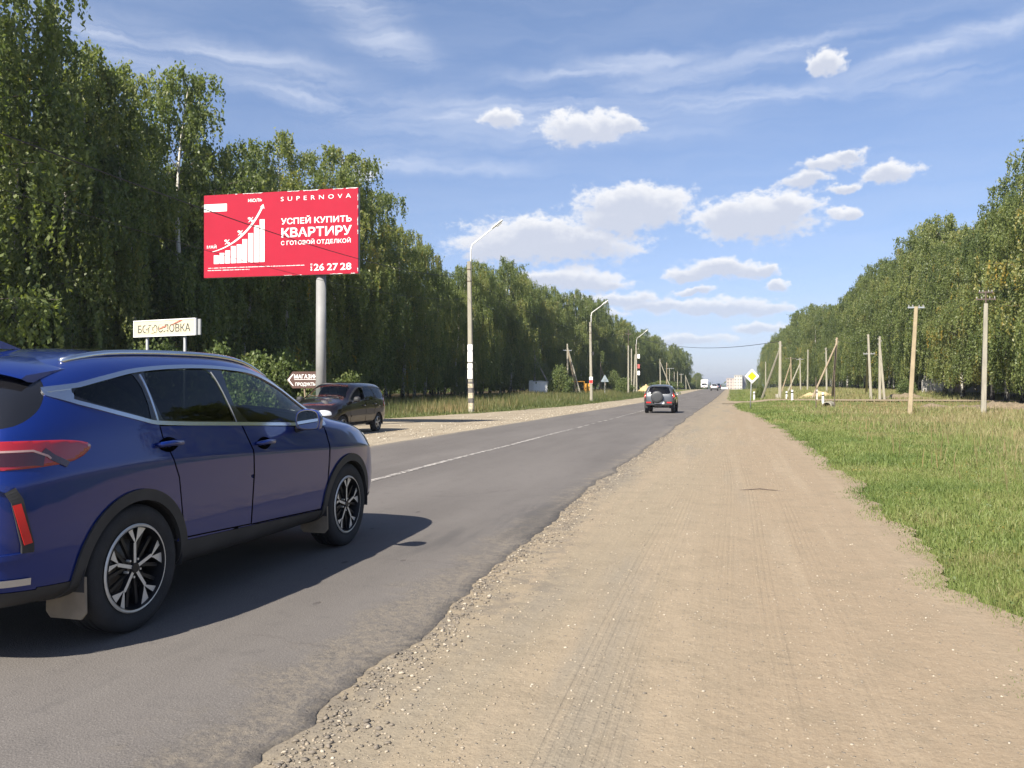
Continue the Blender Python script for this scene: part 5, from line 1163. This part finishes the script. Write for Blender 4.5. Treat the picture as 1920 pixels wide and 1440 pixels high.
# ---- the blue crossover in the foreground
def build_blue():
    tab = [
     (-.92, [(-.88,0,.30),(-.89,.55,.30),(-.93,.62,.42),(-.955,.66,.62),(-.95,.66,.93),(-.90,.64,1.14),(-.78,.56,1.32),(-.62,.50,1.47),(-.52,.30,1.54),(-.52,0,1.55)]),
     (-.82, [(-.84,0,.27),(-.80,.72,.28),(-.82,.81,.42),(-.83,.85,.62),(-.82,.855,.93),(-.77,.81,1.16),(-.66,.725,1.335),(-.47,.635,1.50),(-.40,.36,1.565),(-.40,0,1.58)]),
     (-.55, [(0,.26),(.80,.27),(.885,.40),(.912,.62),(.915,.96),(-.52,.875,1.20),(-.40,.79,1.41),(-.22,.675,1.56),(-.16,.38,1.62),(-.16,0,1.635)]),
     (0, [(0,.25),(.80,.25),(.90,.38),(.92,.62),(.93,.985),(.89,1.22),(.02,.805,1.45),(.05,.68,1.605),(.05,.4,1.655),(.05,0,1.67)]),
     (.6, [(0,.24),(.80,.24),(.89,.36),(.905,.60),(.922,.975),(.885,1.205),(.795,1.475),(.675,1.635),(.4,1.68),(0,1.69)]),
     (1.2, [(0,.24),(.80,.24),(.885,.36),(.90,.60),(.92,.95),(.88,1.18),(.79,1.475),(.67,1.642),(.4,1.685),(0,1.695)]),
     (1.75, [(0,.24),(.80,.24),(.885,.36),(.90,.60),(.92,.93),(.87,1.155),(1.75,.768,1.435),(1.70,.645,1.595),(1.66,.38,1.65),(1.64,0,1.665)]),
     (2.2, [(0,.24),(.80,.24),(.89,.37),(.91,.61),(.925,.92),(.868,1.135),(2.16,.745,1.28),(2.09,.635,1.41),(2.0,.36,1.505),(1.95,0,1.525)]),
     (2.52, [(0,.25),(.80,.25),(.90,.38),(.92,.62),(.93,.91),(2.5,.872,1.11),(2.55,.79,1.15),(2.6,.63,1.165),(2.5,.34,1.225),(2.45,0,1.245)]),
     (2.9, [(0,.25),(.80,.25),(.90,.38),(.918,.62),(.925,.90),(.87,1.065),(.78,1.12),(.6,1.145),(.32,1.165),(0,1.17)]),
     (3.3, [(0,.25),(.73,.25),(.865,.38),(.895,.6),(3.28,.885,.87),(3.26,.815,1.0),(3.25,.72,1.065),(3.25,.55,1.09),(3.25,.3,1.11),(3.25,0,1.115)]),
     (3.53, [(0,.25),(3.5,.63,.26),(3.53,.755,.38),(3.55,.785,.6),(3.52,.765,.81),(3.47,.71,.93),(3.46,.63,.995),(3.46,.5,1.02),(3.46,.27,1.04),(3.47,0,1.045)]),
     (3.67, [(3.6,0,.26),(3.6,.42,.27),(3.66,.52,.38),(3.685,.54,.58),(3.685,.54,.77),(3.66,.52,.88),(3.63,.47,.94),(3.61,.4,.965),(3.615,.2,.98),(3.62,0,.985)])]
    PA = car_paint('deep_blue_paint', (.004,.020,.155), .40, .28, 1, .0)
    sh = Shell(rings(tab), 4, ((4, .55), (5, .35), (2, .3)))
    t = thing('parked_crossover', 'deep blue crossover driving past in the foreground, chrome framed dark side windows', 'car', (-4.265, V0_BLUE, 0), R_(90))
    WIN = [(-.50,1.385),(-.30,1.432),(-.05,1.484),(.21,1.527),(.6,1.556),(1.0,1.562),(1.4,1.543),(1.62,1.498),(1.9,1.395),(2.16,1.255),(2.34,1.135),(2.33,1.112),(2.0,1.122),(1.05,1.165),(.3,1.20),(.06,1.235)]
    QTR = [(-.37,1.385),(-.05,1.468),(.14,1.498),(.155,1.245),(.07,1.255)]
    RDW = [(.24,1.512),(.6,1.536),(.90,1.54),(1.0,1.215),(1.0,1.19),(.31,1.222),(.25,1.24)]
    FDW = [(1.07,1.54),(1.38,1.525),(1.60,1.482),(1.88,1.38),(2.12,1.25),(2.19,1.19),(2.17,1.14),(1.18,1.182)]
    for s in (-1, 1):
        win = smooth_poly(WIN, 3)
        whole = sh.cut(SIDE[s], win, corners=False)
        for nm, poly, m in (('window', QTR, M_TINT), ('window', RDW, M_TINT), ('window', FDW, M_SEMI)):
            old = sh.alive; sh.alive = whole.copy(); sel = sh.cut(SIDE[s], smooth_poly(poly, 3), corners=False); whole = sh.alive.copy(); sh.alive = old
            sh.piece(sel, nm, m, t, -.004)
        tip = whole & (sh.C[:, 0] < -.36); sh.piece(tip, 'window_trim', M_CHROME, t, .001); whole &= ~tip
        sh.piece(whole, 'window_pillar', M_GLOSSB, t, -.001)
        sh.strip(SIDE[s], win, .024, .006, 'window_trim', M_CHROME, t, closed=True)
        for pts in ([(.195,1.50),(.205,1.21)], [(.93,1.53),(1.035,1.18)]): sh.strip(SIDE[s], pts, .016 if pts[0][0] < .5 else .007, .004, 'window_trim', M_CHROME if pts[0][0] < .5 else M_GREYPAINT, t)
        # cladding: arches, sill, lower bumpers
        for cx in (0, 2.74):
            ar = arch_poly(cx, .365, .40)
            sh.cut(SIDE[s], ar, corners=False, ndot=.05)
            sh.strip(SIDE[s], [(p[0], p[1]) for p in circle(cx, .365, .432, 40, 197 if cx else 206, -17 if cx == 0 else -26)], .066, .014, 'arch_cladding', M_PLAST, t, depth=.03)
            well(t, cx, .365, .41, (.55*s, .70*s, .905*s))
            make_wheel(t, cx, .79*s, .37, .235, .254, 'y', s)
            MB().prism([(-.125, .115), (-.13, -.08), (-.10, -.115), (.10, -.115), (.13, -.08), (.125, .115)], (cx-.395, s*.785, .29), (0,1,0), (0,0,1), (-1,0,0), .012).build('mudflap', M_FLAP, t)
        sill = sh.cut(SIDE[s], [(.36, 0), (.36, .46), (.46, .45), (2.30, .385), (2.38, .40), (2.38, 0)], ndot=-.2); sh.piece(sill, 'sill_cladding', M_PLAST, t, .006)
        # doors with their own seams and handles
        RD = [(.215,1.19),(.225,1.12),(.30,.98),(.36,.86),(.40,.66),(.44,.47),(1.205,.435),(1.21,.80),(1.19,.97),(1.09,1.16)]
        FD = [(1.095,1.155),(1.195,.97),(1.215,.80),(1.21,.432),(2.26,.395),(2.335,.55),(2.345,.9),(2.33,1.085),(1.95,1.108)]
        for nm, poly, hx, hz in (('rear_door', RD, .27, 1.075), ('front_door', FD, 1.35, 1.015)):
            sel = sh.cut(SIDE[s], poly); d = sh.piece(sel, nm, PA, t)
            sh.strip(SIDE[s], poly, .009, .0012, 'door_gap', M_GAP, d, closed=True, depth=.004)
            h0, _ = SIDE[s].ray(sh, hx, hz); hb = MB(); y0 = h0.y
            hb.tube([(hx-.115, y0-s*.005, hz), (hx-.10, y0+s*.028, hz+.002), (hx, y0+s*.036, hz+.006), (hx+.09, y0+s*.030, hz+.003), (hx+.115, y0-s*.005, hz)], [.012, .017, .018, .016, .011], 10); hb.build('handle', PA, d, smooth=True)
            sh.strip(SIDE[s], smooth_poly([(hx-.085, hz-.004), (hx, hz+.028), (hx+.085, hz), (hx, hz-.036)], 4), .03, .001, 'handle_cup', M_GAP, d, closed=True, depth=.003)
        # lights
        tl = smooth_poly([(.385,1.108),(.30,1.035),(.08,1.013),(-.15,1.01),(-.42,1.01),(-.42,1.142),(-.1,1.15),(.12,1.15),(.29,1.142)], 3)
        sel = sh.cut(RC[s], tl, corners=False); L = sh.piece(sel, 'tail_light', M_TAIL, t, .004, .012)
        sh.strip(RC[s], [(-.40,1.068),(.11,1.058),(.16,1.052)], .062, .007, 'dark_lens', M_TAILD, L); sh.strip(RC[s], [(-.40,1.098),(.11,1.100),(.175,1.07),(.19,1.055)], .010, .009, 'clear_strip', M_STRIP, L); sh.strip(RC[s], [(.155,1.10),(.20,1.06),(.27,1.018)], .03, .008, 'dark_lens', M_TAILD, L)
        sh.strip(RC[s], [(-.55,.935),(-.025,.93),(.045,.90),(.105,.62),(.08,.585),(-.55,.565)], .03, .016, 'bumper_lip', PA, t, depth=.02)
        sh.strip(RC[s], [(.012,.915),(.042,.86),(.085,.64),(.085,.60)], .05, .020, 'reflector_frame', M_PLAST, t, depth=.02); sh.strip(RC[s], [(.038,.845),(.085,.645)], .034, .026, 'reflector', M_REFL, t)
        sh.strip(RC[s], [(-.60,.455),(-.05,.455),(.10,.45)], .035, .012, 'skid_trim', M_CHROME, t)
        hl = smooth_poly([(1.74,.975),(1.92,.985),(2.2,.93),(2.24,.885),(2.0,.84),(1.82,.885)], 3); sel = sh.cut(FC[s], hl, corners=False); sh.piece(sel, 'headlight', M_LAMPG, t, .003, .01)
        fg = sh.cut(FC[s], smooth_poly([(1.98,.62),(2.06,.68),(2.2,.66),(2.2,.50),(2.0,.50)], 3), corners=False); sh.piece(fg, 'fog_lamp_vent', M_PLAST, t, -.002)
        sh.strip(SIDE[s], [(2.345,1.06),(2.36,.80),(2.34,.62)], .007, .001, 'wing_gap', M_GAP, t, depth=.003)
        mirror(t, 1.80, s*1.02, 1.165, s, PA)
        rl = MB(); pts = []
        for x in np.linspace(-.22, 1.9, 20):
            h, n_ = sh.bvh.ray_cast(Vector((x, s*(.60-.03*abs(x-.8)), 3)), Vector((0, 0, -1)))[:2]; pts.append(h+Vector((0, 0, .002+.012*min(1, 6*min((x+.22)/2.1, (1.9-x)/2.1)))))
        rl.tube(pts, .020, 8); rl.build('roof_rail', M_CHROME, t, smooth=True)
    for s in (-1, 1):
        q = sh.cut(RC[s], smooth_poly([(.10,1.50),(.155,1.445),(.16,1.37),(.125,1.29),(.03,1.225),(-.12,1.205),(-.25,1.20),(-.25,1.46),(-.05,1.49)], 3), corners=False, ndot=.1); sh.piece(q, 'rear_window_corner', M_GLOSSB, t, -.002)
    ws = sh.cut(FRONT, smooth_poly([(-.66,1.20),(0,1.265),(.66,1.20),(.62,1.40),(.54,1.575),(0,1.62),(-.54,1.575),(-.62,1.40)], 4), corners=False, ndot=.2); sh.piece(ws, 'windscreen', M_GLASS, t, -.003)
    rw = sh.cut(REAR, smooth_poly([(-.62,1.20),(0,1.19),(.62,1.20),(.58,1.36),(.50,1.47),(0,1.50),(-.50,1.47),(-.58,1.36)], 4), corners=False, ndot=.2); sh.piece(rw, 'rear_window', M_TINT, t, -.002)
    gr = sh.cut(FRONT, smooth_poly([(-.42,.52),(.42,.52),(.46,.7),(.40,.84),(-.40,.84),(-.46,.7)], 3), corners=False); sh.piece(gr, 'grille', M_PLAST, t, -.004)
    for low in (sh.C[:, 0] < .0, sh.C[:, 0] > 2.6): low = low & sh.alive & (sh.C[:, 2] < .40); sh.piece(low, 'lower_bumper', M_PLAST, t, .004); sh.alive &= ~low
    sr = sh.alive & (sh.C[:, 2] > 1.615) & (np.abs(sh.C[:, 1]) < .48) & (sh.C[:, 0] > .15) & (sh.C[:, 0] < 1.6); sh.piece(sr, 'glass_roof', M_GLOSSB, t, .001); sh.alive &= ~sr
    sh.liner(M_CABIN, t); sh.piece(sh.alive, 'body', PA, t)
    sp = MB(); prof = [(-.14,1.632),(-.40,1.612),(-.63,1.575),(-.66,1.556),(-.62,1.540),(-.44,1.53),(-.20,1.57)]; n = len(prof); vs = []; yy = (-.655,-.60,-.4,0,.4,.60,.655)
    for y in yy: k = 1-.35*(abs(y)/.655)**3; dz = -.09*(abs(y)/.655)**2.2; vs += [(px_*1.0+(1-k)*.25*(1 if px_ < -.3 else .3), y, pz+dz) for px_, pz in prof]
    sp.add(vs, [(i*n+k, i*n+(k+1) % n, (i+1)*n+(k+1) % n, (i+1)*n+k) for i in range(len(yy)-1) for k in range(n)]+[tuple(range(n)), tuple(range(len(vs)-n, len(vs)))]); sp.build('spoiler', PA, t, auto=40)
    MB().prism([(.0, 0), (.20, 0), (.05, .045), (.0, .05), (-.03, .03)], (-.14, -.018, 1.655), (1,0,0), (0,0,1), (0,1,0), .036).build('antenna_fin', PA, t)
    MB().box((-.965, 0, .80), (.02, .52, .115)).build('number_plate', M_PLATE, t)
    seat(t, 1.05, -.38); seat(t, 1.05, .38); seat(t, .2, 0, 1)
    MB().box((2.05, 0, .98), (.5, 1.45, .26)).build('dashboard', M_CABIN, t); MB().box((.9, 0, .34), (3.0, 1.5, .04)).build('floor', M_CABIN, t)
    sw = MB(); sw.tube([(1.72+.07*math.cos(q), .38+.185*math.cos(q+1.57), 1.02+.17*math.sin(q+1.57)) for q in np.linspace(0, 6.28, 22)], .014, 6); sw.build('steering_wheel', M_CABIN, t, smooth=True)
    return t
V0_BLUE = 4.11
build_blue()

# ---- shared builder for the smaller cars
def small_car(name, label, loc, rotz, tab, P, level=3):
    sh = Shell(rings(tab), level, ((4, .4), (5, .4), (2, .2)))
    t = thing(name, label, 'car', loc, rotz); PA = P['paint']
    for s in (-1, 1):
        whole = sh.cut(SIDE[s], smooth_poly(P['win'], 2), corners=False)
        for poly, m in P['panes']:
            old = sh.alive; sh.alive = whole.copy(); sel = sh.cut(SIDE[s], smooth_poly(poly, 2), corners=False); whole = sh.alive.copy(); sh.alive = old
            if m: sh.piece(sel, 'window', m, t, -.003)
        sh.piece(whole, 'window_pillar', M_PLAST, t, 0)
        for cx in (0, P['wb']):
            sh.cut(SIDE[s], arch_poly(cx, P['R'], P['R']+P.get('ag', .055)), corners=False, ndot=.05); RA = P['R']+P.get('ag', .055); yo = P['hw']
            if P.get('clad'): sh.strip(SIDE[s], circle(cx, P['R'], RA+.03, 30, 200, -20), .06, .012, 'arch_cladding', P['clad'], t, depth=.03)
            well(t, cx, P['R'], RA+.01, ((yo-.3)*s, (yo-.22)*s, (yo-.01)*s))
            make_wheel(t, cx, (yo-.115)*s, P['R'], P['tw'], P['rim'], P['style'], s)
        for nm, poly, hx, hz in P['doors']:
            sel = sh.cut(SIDE[s], poly); d = sh.piece(sel, nm, PA, t); sh.strip(SIDE[s], poly, .010, .0012, 'door_gap', M_GAP, d, closed=True, depth=.004)
            h0, _ = SIDE[s].ray(sh, hx, hz); MB().tube([(hx-.09, h0.y, hz), (hx-.07, h0.y+s*.03, hz), (hx+.07, h0.y+s*.03, hz), (hx+.09, h0.y, hz)], .014, 6).build('handle', P.get('handle', PA), d, smooth=True)
        if 'mould' in P: sh.strip(SIDE[s], P['mould'], .05, .012, 'side_moulding', PA, t)
        sel = sh.cut(RC[s], smooth_poly(P['tail'], 3), corners=False); tl = sh.piece(sel, 'tail_light', M_TAIL, t, .004, .01)
        if 'tail_in' in P: sh.strip(RC[s], P['tail_in'], .05, .008, 'clear_lens', M_LAMPG, tl); sh.strip(RC[s], [(.20,1.0),(.32,1.0)], .09, .009, 'brake_lamp', M_LIT, tl)
        sel = sh.cut(FC[s], smooth_poly(P['head'], 3), corners=False); sh.piece(sel, 'headlight', M_LAMPG, t, .003, .01)
        mirror(t, P['mir'][0], s*P['mir'][1], P['mir'][2], s, P['mirpaint'])
    ws = sh.cut(FRONT, smooth_poly(P['wind'], 4), corners=False, ndot=.2); sh.piece(ws, 'windscreen', M_GLASS, t, -.003)
    rw = sh.cut(REAR, smooth_poly(P['rwin'], 4), corners=False, ndot=.2); sh.piece(rw, 'rear_window', M_TINT, t, -.002)
    if 'low' in P:
        z, m = P['low']; low = sh.alive & (sh.C[:, 2] < z); sh.piece(low, 'lower_cladding', m, t, .004); sh.alive &= ~low
    g = sh.cut(FRONT, P['grille']); sh.piece(g, 'grille', M_PLAST, t, -.003)
    sh.liner(M_CABIN, t, .025); sh.piece(sh.alive, 'body', PA, t)
    k = P['wb']; seat(t, k*.38, -.36); seat(t, k*.38, .36); seat(t, .15, 0, 1); MB().box((k*.80, 0, .86), (.4, 1.3, .22)).build('dashboard', M_CABIN, t); MB().box((k*.4, 0, .33), (k*.95, 1.3, .04)).build('floor', M_CABIN, t)
    sw = MB(); sw.tube([(k*.68+.06*math.cos(q), .36+.18*math.cos(q+1.57), .92+.16*math.sin(q+1.57)) for q in np.linspace(0, 6.28, 18)], .013, 6); sw.build('steering_wheel', M_CABIN, t, smooth=True)
    return t, sh
KAL = [
 (-.78, [(-.72,0,.28),(-.74,.5,.28),(-.79,.56,.38),(-.80,.58,.55),(-.79,.58,.80),(-.76,.56,1.0),(-.68,.52,1.28),(-.60,.46,1.42),(-.55,.28,1.47),(-.55,0,1.478)]),
 (-.68, [(0,.26),(.68,.26),(-.70,.755,.38),(-.71,.80,.55),(-.71,.80,.8),(-.67,.77,1.0),(-.59,.69,1.28),(-.48,.585,1.43),(-.42,.34,1.485),(-.42,0,1.495)]),
 (-.35, [(0,.25),(.72,.25),(.82,.36),(.85,.55),(.855,.80),(-.33,.82,1.0),(-.29,.715,1.32),(-.23,.585,1.465),(-.2,.35,1.505),(-.2,0,1.515)]),
 (.3, [(0,.24),(.72,.24),(.83,.35),(.855,.55),(.86,.80),(.83,.985),(.725,1.335),(.595,1.48),(.36,1.52),(0,1.528)]),
 (.9, [(0,.24),(.72,.24),(.83,.35),(.855,.55),(.86,.79),(.83,.965),(.725,1.335),(.595,1.475),(.36,1.517),(0,1.525)]),
 (1.4, [(0,.24),(.72,.24),(.83,.35),(.855,.55),(.86,.78),(.825,.95),(.70,1.31),(1.45,.585,1.455),(1.46,.35,1.497),(1.46,0,1.507)]),
 (1.88, [(0,.24),(.72,.24),(.835,.35),(.858,.55),(.86,.77),(1.9,.82,.935),(1.82,.685,1.16),(1.79,.585,1.25),(1.75,.34,1.295),(1.73,0,1.31)]),
 (2.25, [(0,.24),(.72,.24),(.835,.36),(.858,.55),(.86,.76),(.815,.925),(2.25,.735,.97),(2.16,.58,1.01),(2.05,.33,1.06),(2.02,0,1.072)]),
 (2.6, [(0,.24),(.71,.24),(.83,.36),(.85,.55),(.845,.74),(.795,.88),(.70,.93),(.55,.955),(.3,.975),(0,.98)]),
 (2.95, [(0,.24),(.62,.24),(.765,.35),(.795,.5),(.785,.69),(2.93,.725,.80),(2.92,.645,.85),(2.92,.5,.88),(2.92,.28,.895),(2.92,0,.90)]),
 (3.12, [(0,.24),(3.08,.5,.24),(3.12,.63,.34),(3.13,.66,.5),(3.1,.63,.66),(3.06,.585,.745),(3.04,.52,.785),(3.04,.42,.81),(3.04,.24,.825),(3.04,0,.83)]),
 (3.24, [(3.14,0,.25),(3.16,.36,.25),(3.22,.44,.34),(3.24,.46,.5),(3.22,.45,.62),(3.18,.42,.69),(3.15,.38,.73),(3.14,.3,.755),(3.14,.18,.765),(3.14,0,.77)])]
PK = dict(paint=car_paint('black_cherry_paint', (.010,.006,.008), .3, .25, 1, .14), wb=2.476, R=.285, rim=.185, tw=.185, hw=.845, style='5', ag=.05,
 win=[(-.53,1.05),(-.47,1.27),(-.36,1.355),(.3,1.395),(1.15,1.375),(1.42,1.325),(1.83,1.12),(2.06,.975),(2.0,.962),(.9,.99),(.2,1.02)],
 panes=[([(-.46,1.08),(-.38,1.32),(.22,1.365),(.30,1.345),(.10,1.05)], M_TINT), ([(.42,1.37),(.88,1.36),(.95,1.02),(.25,1.04)], M_TINT), ([(1.00,1.355),(1.38,1.29),(1.80,1.08),(1.84,1.0),(1.05,1.01)], None)],
 doors=[('rear_door', [(.20,1.0),(.12,.86),(.33,.70),(.38,.34),(.98,.34),(.98,.97)], .32, .86), ('front_door', [(.99,.97),(.99,.34),(2.02,.34),(2.06,.6),(2.06,.93)], 1.15, .83)],
 mould=[(.40,.56),(2.0,.54)], tail=[(.30,.80),(.12,.80),(.10,1.05),(.16,1.32),(.22,1.33),(.24,1.05)], head=[(1.66,.70),(1.62,.60),(1.80,.58),(2.03,.60),(2.06,.68),(1.85,.735)],
 wind=[(-.64,1.02),(0,1.075),(.64,1.02),(.60,1.2),(.51,1.40),(0,1.445),(-.51,1.40),(-.60,1.2)], rwin=[(-.55,1.0),(0,.99),(.55,1.0),(.5,1.3),(.42,1.40),(0,1.42),(-.42,1.40),(-.5,1.3)],
 grille=[(-.36,.56),(.36,.56),(.34,.66),(-.34,.66)], mir=(1.80, .95, 1.01), mirpaint=M_PLAST)
kal, ksh = small_car('parked_wagon', 'dusty black estate car parked on the pale gravel under the billboard', (-12.19, 25.33, -.034), R_(-90), KAL, PK)
kal.scale = (1.02, 1.03, 1.08)
MB().box((3.245, 0, .44), (.02, .52, .115)).build('number_plate', M_PLATE, kal)
for s in (-1, 1): MB().tube([(2.12, s*.32+.28, 1.07), (2.05, s*.32, 1.10), (2.02, s*.32-.25, 1.125)], .008, 5).build('wiper', M_BLACK, kal)
NIV = [
 (-.58, [(-.55,0,.45),(-.56,.55,.45),(-.62,.62,.52),(-.635,.64,.68),(-.61,.64,.95),(-.56,.62,1.14),(-.43,.55,1.42),(-.36,.48,1.53),(-.3,.3,1.58),(-.3,0,1.588)]),
 (-.50, [(0,.43),(.72,.43),(-.54,.81,.52),(-.55,.845,.68),(-.53,.845,.95),(-.47,.81,1.14),(-.33,.71,1.42),(-.24,.605,1.545),(-.18,.36,1.605),(-.18,0,1.615)]),
 (-.22, [(0,.42),(.76,.42),(.865,.52),(.89,.68),(.885,.95),(.855,1.14),(-.12,.74,1.44),(-.06,.62,1.575),(-.02,.37,1.63),(-.02,0,1.64)]),
 (.4, [(0,.40),(.76,.40),(.865,.50),(.885,.68),(.885,.94),(.855,1.12),(.745,1.455),(.625,1.595),(.38,1.645),(0,1.655)]),
 (1.0, [(0,.40),(.76,.40),(.865,.50),(.885,.68),(.885,.93),(.855,1.105),(.745,1.455),(.625,1.59),(.38,1.64),(0,1.65)]),
 (1.4, [(0,.40),(.76,.40),(.865,.50),(.885,.68),(.885,.92),(.85,1.095),(1.36,.73,1.41),(1.32,.615,1.55),(1.28,.37,1.60),(1.26,0,1.61)]),
 (1.75, [(0,.40),(.76,.40),(.865,.50),(.885,.68),(.885,.91),(.845,1.085),(1.72,.71,1.25),(1.66,.61,1.37),(1.6,.36,1.44),(1.56,0,1.46)]),
 (2.0, [(0,.40),(.76,.40),(.865,.50),(.885,.68),(.885,.90),(.84,1.07),(2.02,.76,1.11),(2.02,.6,1.14),(1.95,.35,1.19),(1.92,0,1.20)]),
 (2.5, [(0,.40),(.76,.40),(.86,.50),(.88,.68),(.875,.88),(.82,1.0),(.72,1.05),(.56,1.075),(.32,1.09),(0,1.095)]),
 (2.9, [(0,.40),(.66,.40),(.79,.50),(.82,.66),(.80,.82),(.74,.93),(.65,.98),(.5,1.0),(.28,1.015),(0,1.02)]),
 (3.1, [(0,.40),(.56,.40),(3.1,.66,.50),(3.11,.69,.64),(3.09,.67,.78),(3.04,.61,.88),(3.0,.55,.93),(3.0,.44,.955),(3.0,.24,.965),(3.0,0,.97)]),
 (3.18, [(3.12,0,.42),(3.12,.42,.42),(3.17,.48,.5),(3.19,.50,.64),(3.18,.49,.76),(3.14,.46,.84),(3.1,.42,.88),(3.08,.34,.90),(3.08,.2,.91),(3.08,0,.915)])]
def PN(paint, clad): return dict(paint=paint, wb=2.45, R=.345, rim=.20, tw=.205, hw=.865, style='5', ag=.07, clad=clad, low=(.60, clad),
 win=[(-.36,1.16),(-.24,1.42),(-.1,1.475),(.5,1.51),(1.1,1.495),(1.35,1.43),(1.70,1.21),(1.84,1.10),(1.7,1.10),(.3,1.15)],
 panes=[([(-.28,1.19),(-.16,1.44),(.14,1.46),(.18,1.18)], M_TINT), ([(.24,1.47),(.68,1.475),(.75,1.16),(.28,1.175)], M_TINT), ([(.80,1.475),(1.08,1.46),(1.32,1.40),(1.64,1.20),(1.68,1.13),(.85,1.15)], M_SEMI)],
 doors=[('rear_door', [(.20,1.14),(.20,.95),(.38,.80),(.42,.62),(.76,.62),(.77,1.11)], .33, .98), ('front_door', [(.78,1.11),(.77,.62),(1.78,.62),(1.80,1.06)], .95, .95)],
 tail=[(.16,.86),(.36,.84),(.37,1.00),(.32,1.16),(.24,1.17),(.17,1.02)], tail_in=[(.20,.93),(.31,.93)], head=[(1.68,.86),(1.66,.74),(1.9,.70),(2.1,.72),(2.08,.85)],
 wind=[(-.64,1.16),(0,1.20),(.64,1.16),(.58,1.34),(.5,1.50),(0,1.56),(-.5,1.50),(-.58,1.34)], rwin=[(-.60,1.12),(0,1.10),(.60,1.12),(.57,1.34),(.48,1.50),(0,1.53),(-.48,1.50),(-.57,1.34)],
 grille=[(-.34,.66),(.34,.66),(.34,.80),(-.34,.80)], mir=(1.62, 1.0, 1.14), mirpaint=M_PLAST)
GREY_P = car_paint('silver_grey_paint', (.125,.13,.135), .75, .35, .8)
niv, nsh = small_car('offroad_car', 'silver grey off-roader with a covered spare wheel on its tailgate, driving away', (-3.99, 47.2, gz(-4, 47.2)+.003), R_(90), NIV, PN(GREY_P, M_PLAST))
niv.scale = (.97, .97, .97)
sc_ = MB(); sc_.lathe([(0, -.87), (.20, -.875), (.30, -.86), (.345, -.82), (.35, -.74), (.33, -.66)], 'X', (0, .10, .93), 36); sc_.build('spare_wheel_cover', mat('spare_cover_vinyl', (.045,.047,.05), .5), niv, smooth=True)
MB().box((-.69, -.02, .60), (.02, .56, .13)).build('number_plate', M_PLATE, niv); MB().box((-.655, 0, .57), (.05, 1.5, .20)).build('rear_bumper', M_PLAST, niv)
for s in (-1, 1): MB().box((-.682, s*.58, .62), (.02, .26, .07)).build('reflector', M_REFL, niv)
for s in (-1, 1): MB().tube([(-.05, s*.57, 1.615), (.1, s*.57, 1.665), (1.0, s*.57, 1.665), (1.15, s*.57, 1.62)], .018, 8).build('roof_rail', M_PLAST, niv)
SIL = car_paint('pale_silver_paint', (.55,.56,.58), .6, .35, .8); NAVY = car_paint('navy_paint', (.02,.03,.08), .5, .3, 1)
small_car('distant_car', 'pale silver car far ahead right beside the white box truck', (-4.3, 199.0, gz(-4.3, 199)+.003), R_(90), NIV, PN(SIL, M_PLAST), 2)
small_car('distant_car', 'tiny dark blue car far ahead to the right of the silver car', (-4.2, 236.0, gz(-4.2, 236)+.003), R_(90), NIV, PN(NAVY, M_PLAST), 2)
# ---- white box truck coming the other way
tk = thing('box_truck', 'white box truck approaching in the far left lane', 'truck', (-8.6, 262, gz(-8.6, 262)), R_(-90))
bx = MB(); bx.box((-1.0, 0, 1.95), (3.2, 2.1, 1.9)); bx.build('cargo_box', M_SIGNW, tk); MB().box((-1.0, 0, .92), (3.3, 1.9, .14)).build('chassis', M_BLACK, tk)
cbp = [(.68,.42),(2.55,.42),(2.62,.62),(2.55,1.05),(1.85,1.22),(1.25,1.98),(.9,2.08),(.68,2.05)]
MB().prism(cbp, (0, -.95, 0), (1,0,0), (0,0,1), (0,1,0), 1.9).build('cab', M_SIGNW, tk)
MB().prism([(-.85,0),(.85,0),(.75,.78),(-.75,.78)], (1.86, 0, 1.25), (0,1,0), (-.60,0,.70), (.7,0,.6), .02).build('windscreen', M_GLOSSB, tk)
for s in (-1, 1):
    MB().prism([(.85,1.25),(1.72,1.25),(1.25,1.86),(.85,1.9)], (0, s*.955, 0), (1,0,0), (0,0,1), (0,s,0), .01).build('window', M_GLOSSB, tk); MB().box((2.60, s*.68, .82), (.06, .36, .2)).build('headlight', M_LAMPG, tk)
    for cx in (1.95, -1.4): make_wheel(tk, cx, s*.84, .34, .22, .2, '6', s)
MB().box((2.62, 0, .80), (.05, .85, .2)).build('grille', M_PLAST, tk); MB().box((2.63, 0, .52), (.06, 1.85, .2)).build('bumper', M_PLAST, tk); MB().box((2.67, 0, .52), (.01, .52, .11)).build('number_plate', M_PLATE, tk)

# ------------------------------------------------------------------ air
hm = bpy.data.materials.new('air'); hm.use_nodes = True; hn = N(hm.node_tree)
for q in list(hm.node_tree.nodes):
    if q.type == 'BSDF_PRINCIPLED': hm.node_tree.nodes.remove(q)
pv = hn.n('VolumePrincipled'); pv.inputs['Color'].default_value = (.80, .87, 1, 1); pv.inputs['Density'].default_value = .00028; pv.inputs['Anisotropy'].default_value = .3
hm.node_tree.links.new(pv.outputs[0], hm.node_tree.nodes['Material Output'].inputs['Volume'])
MB().box((0, 3050, 8), (12000, 7400, 40)).build('haze', hm)['kind'] = 'stuff'
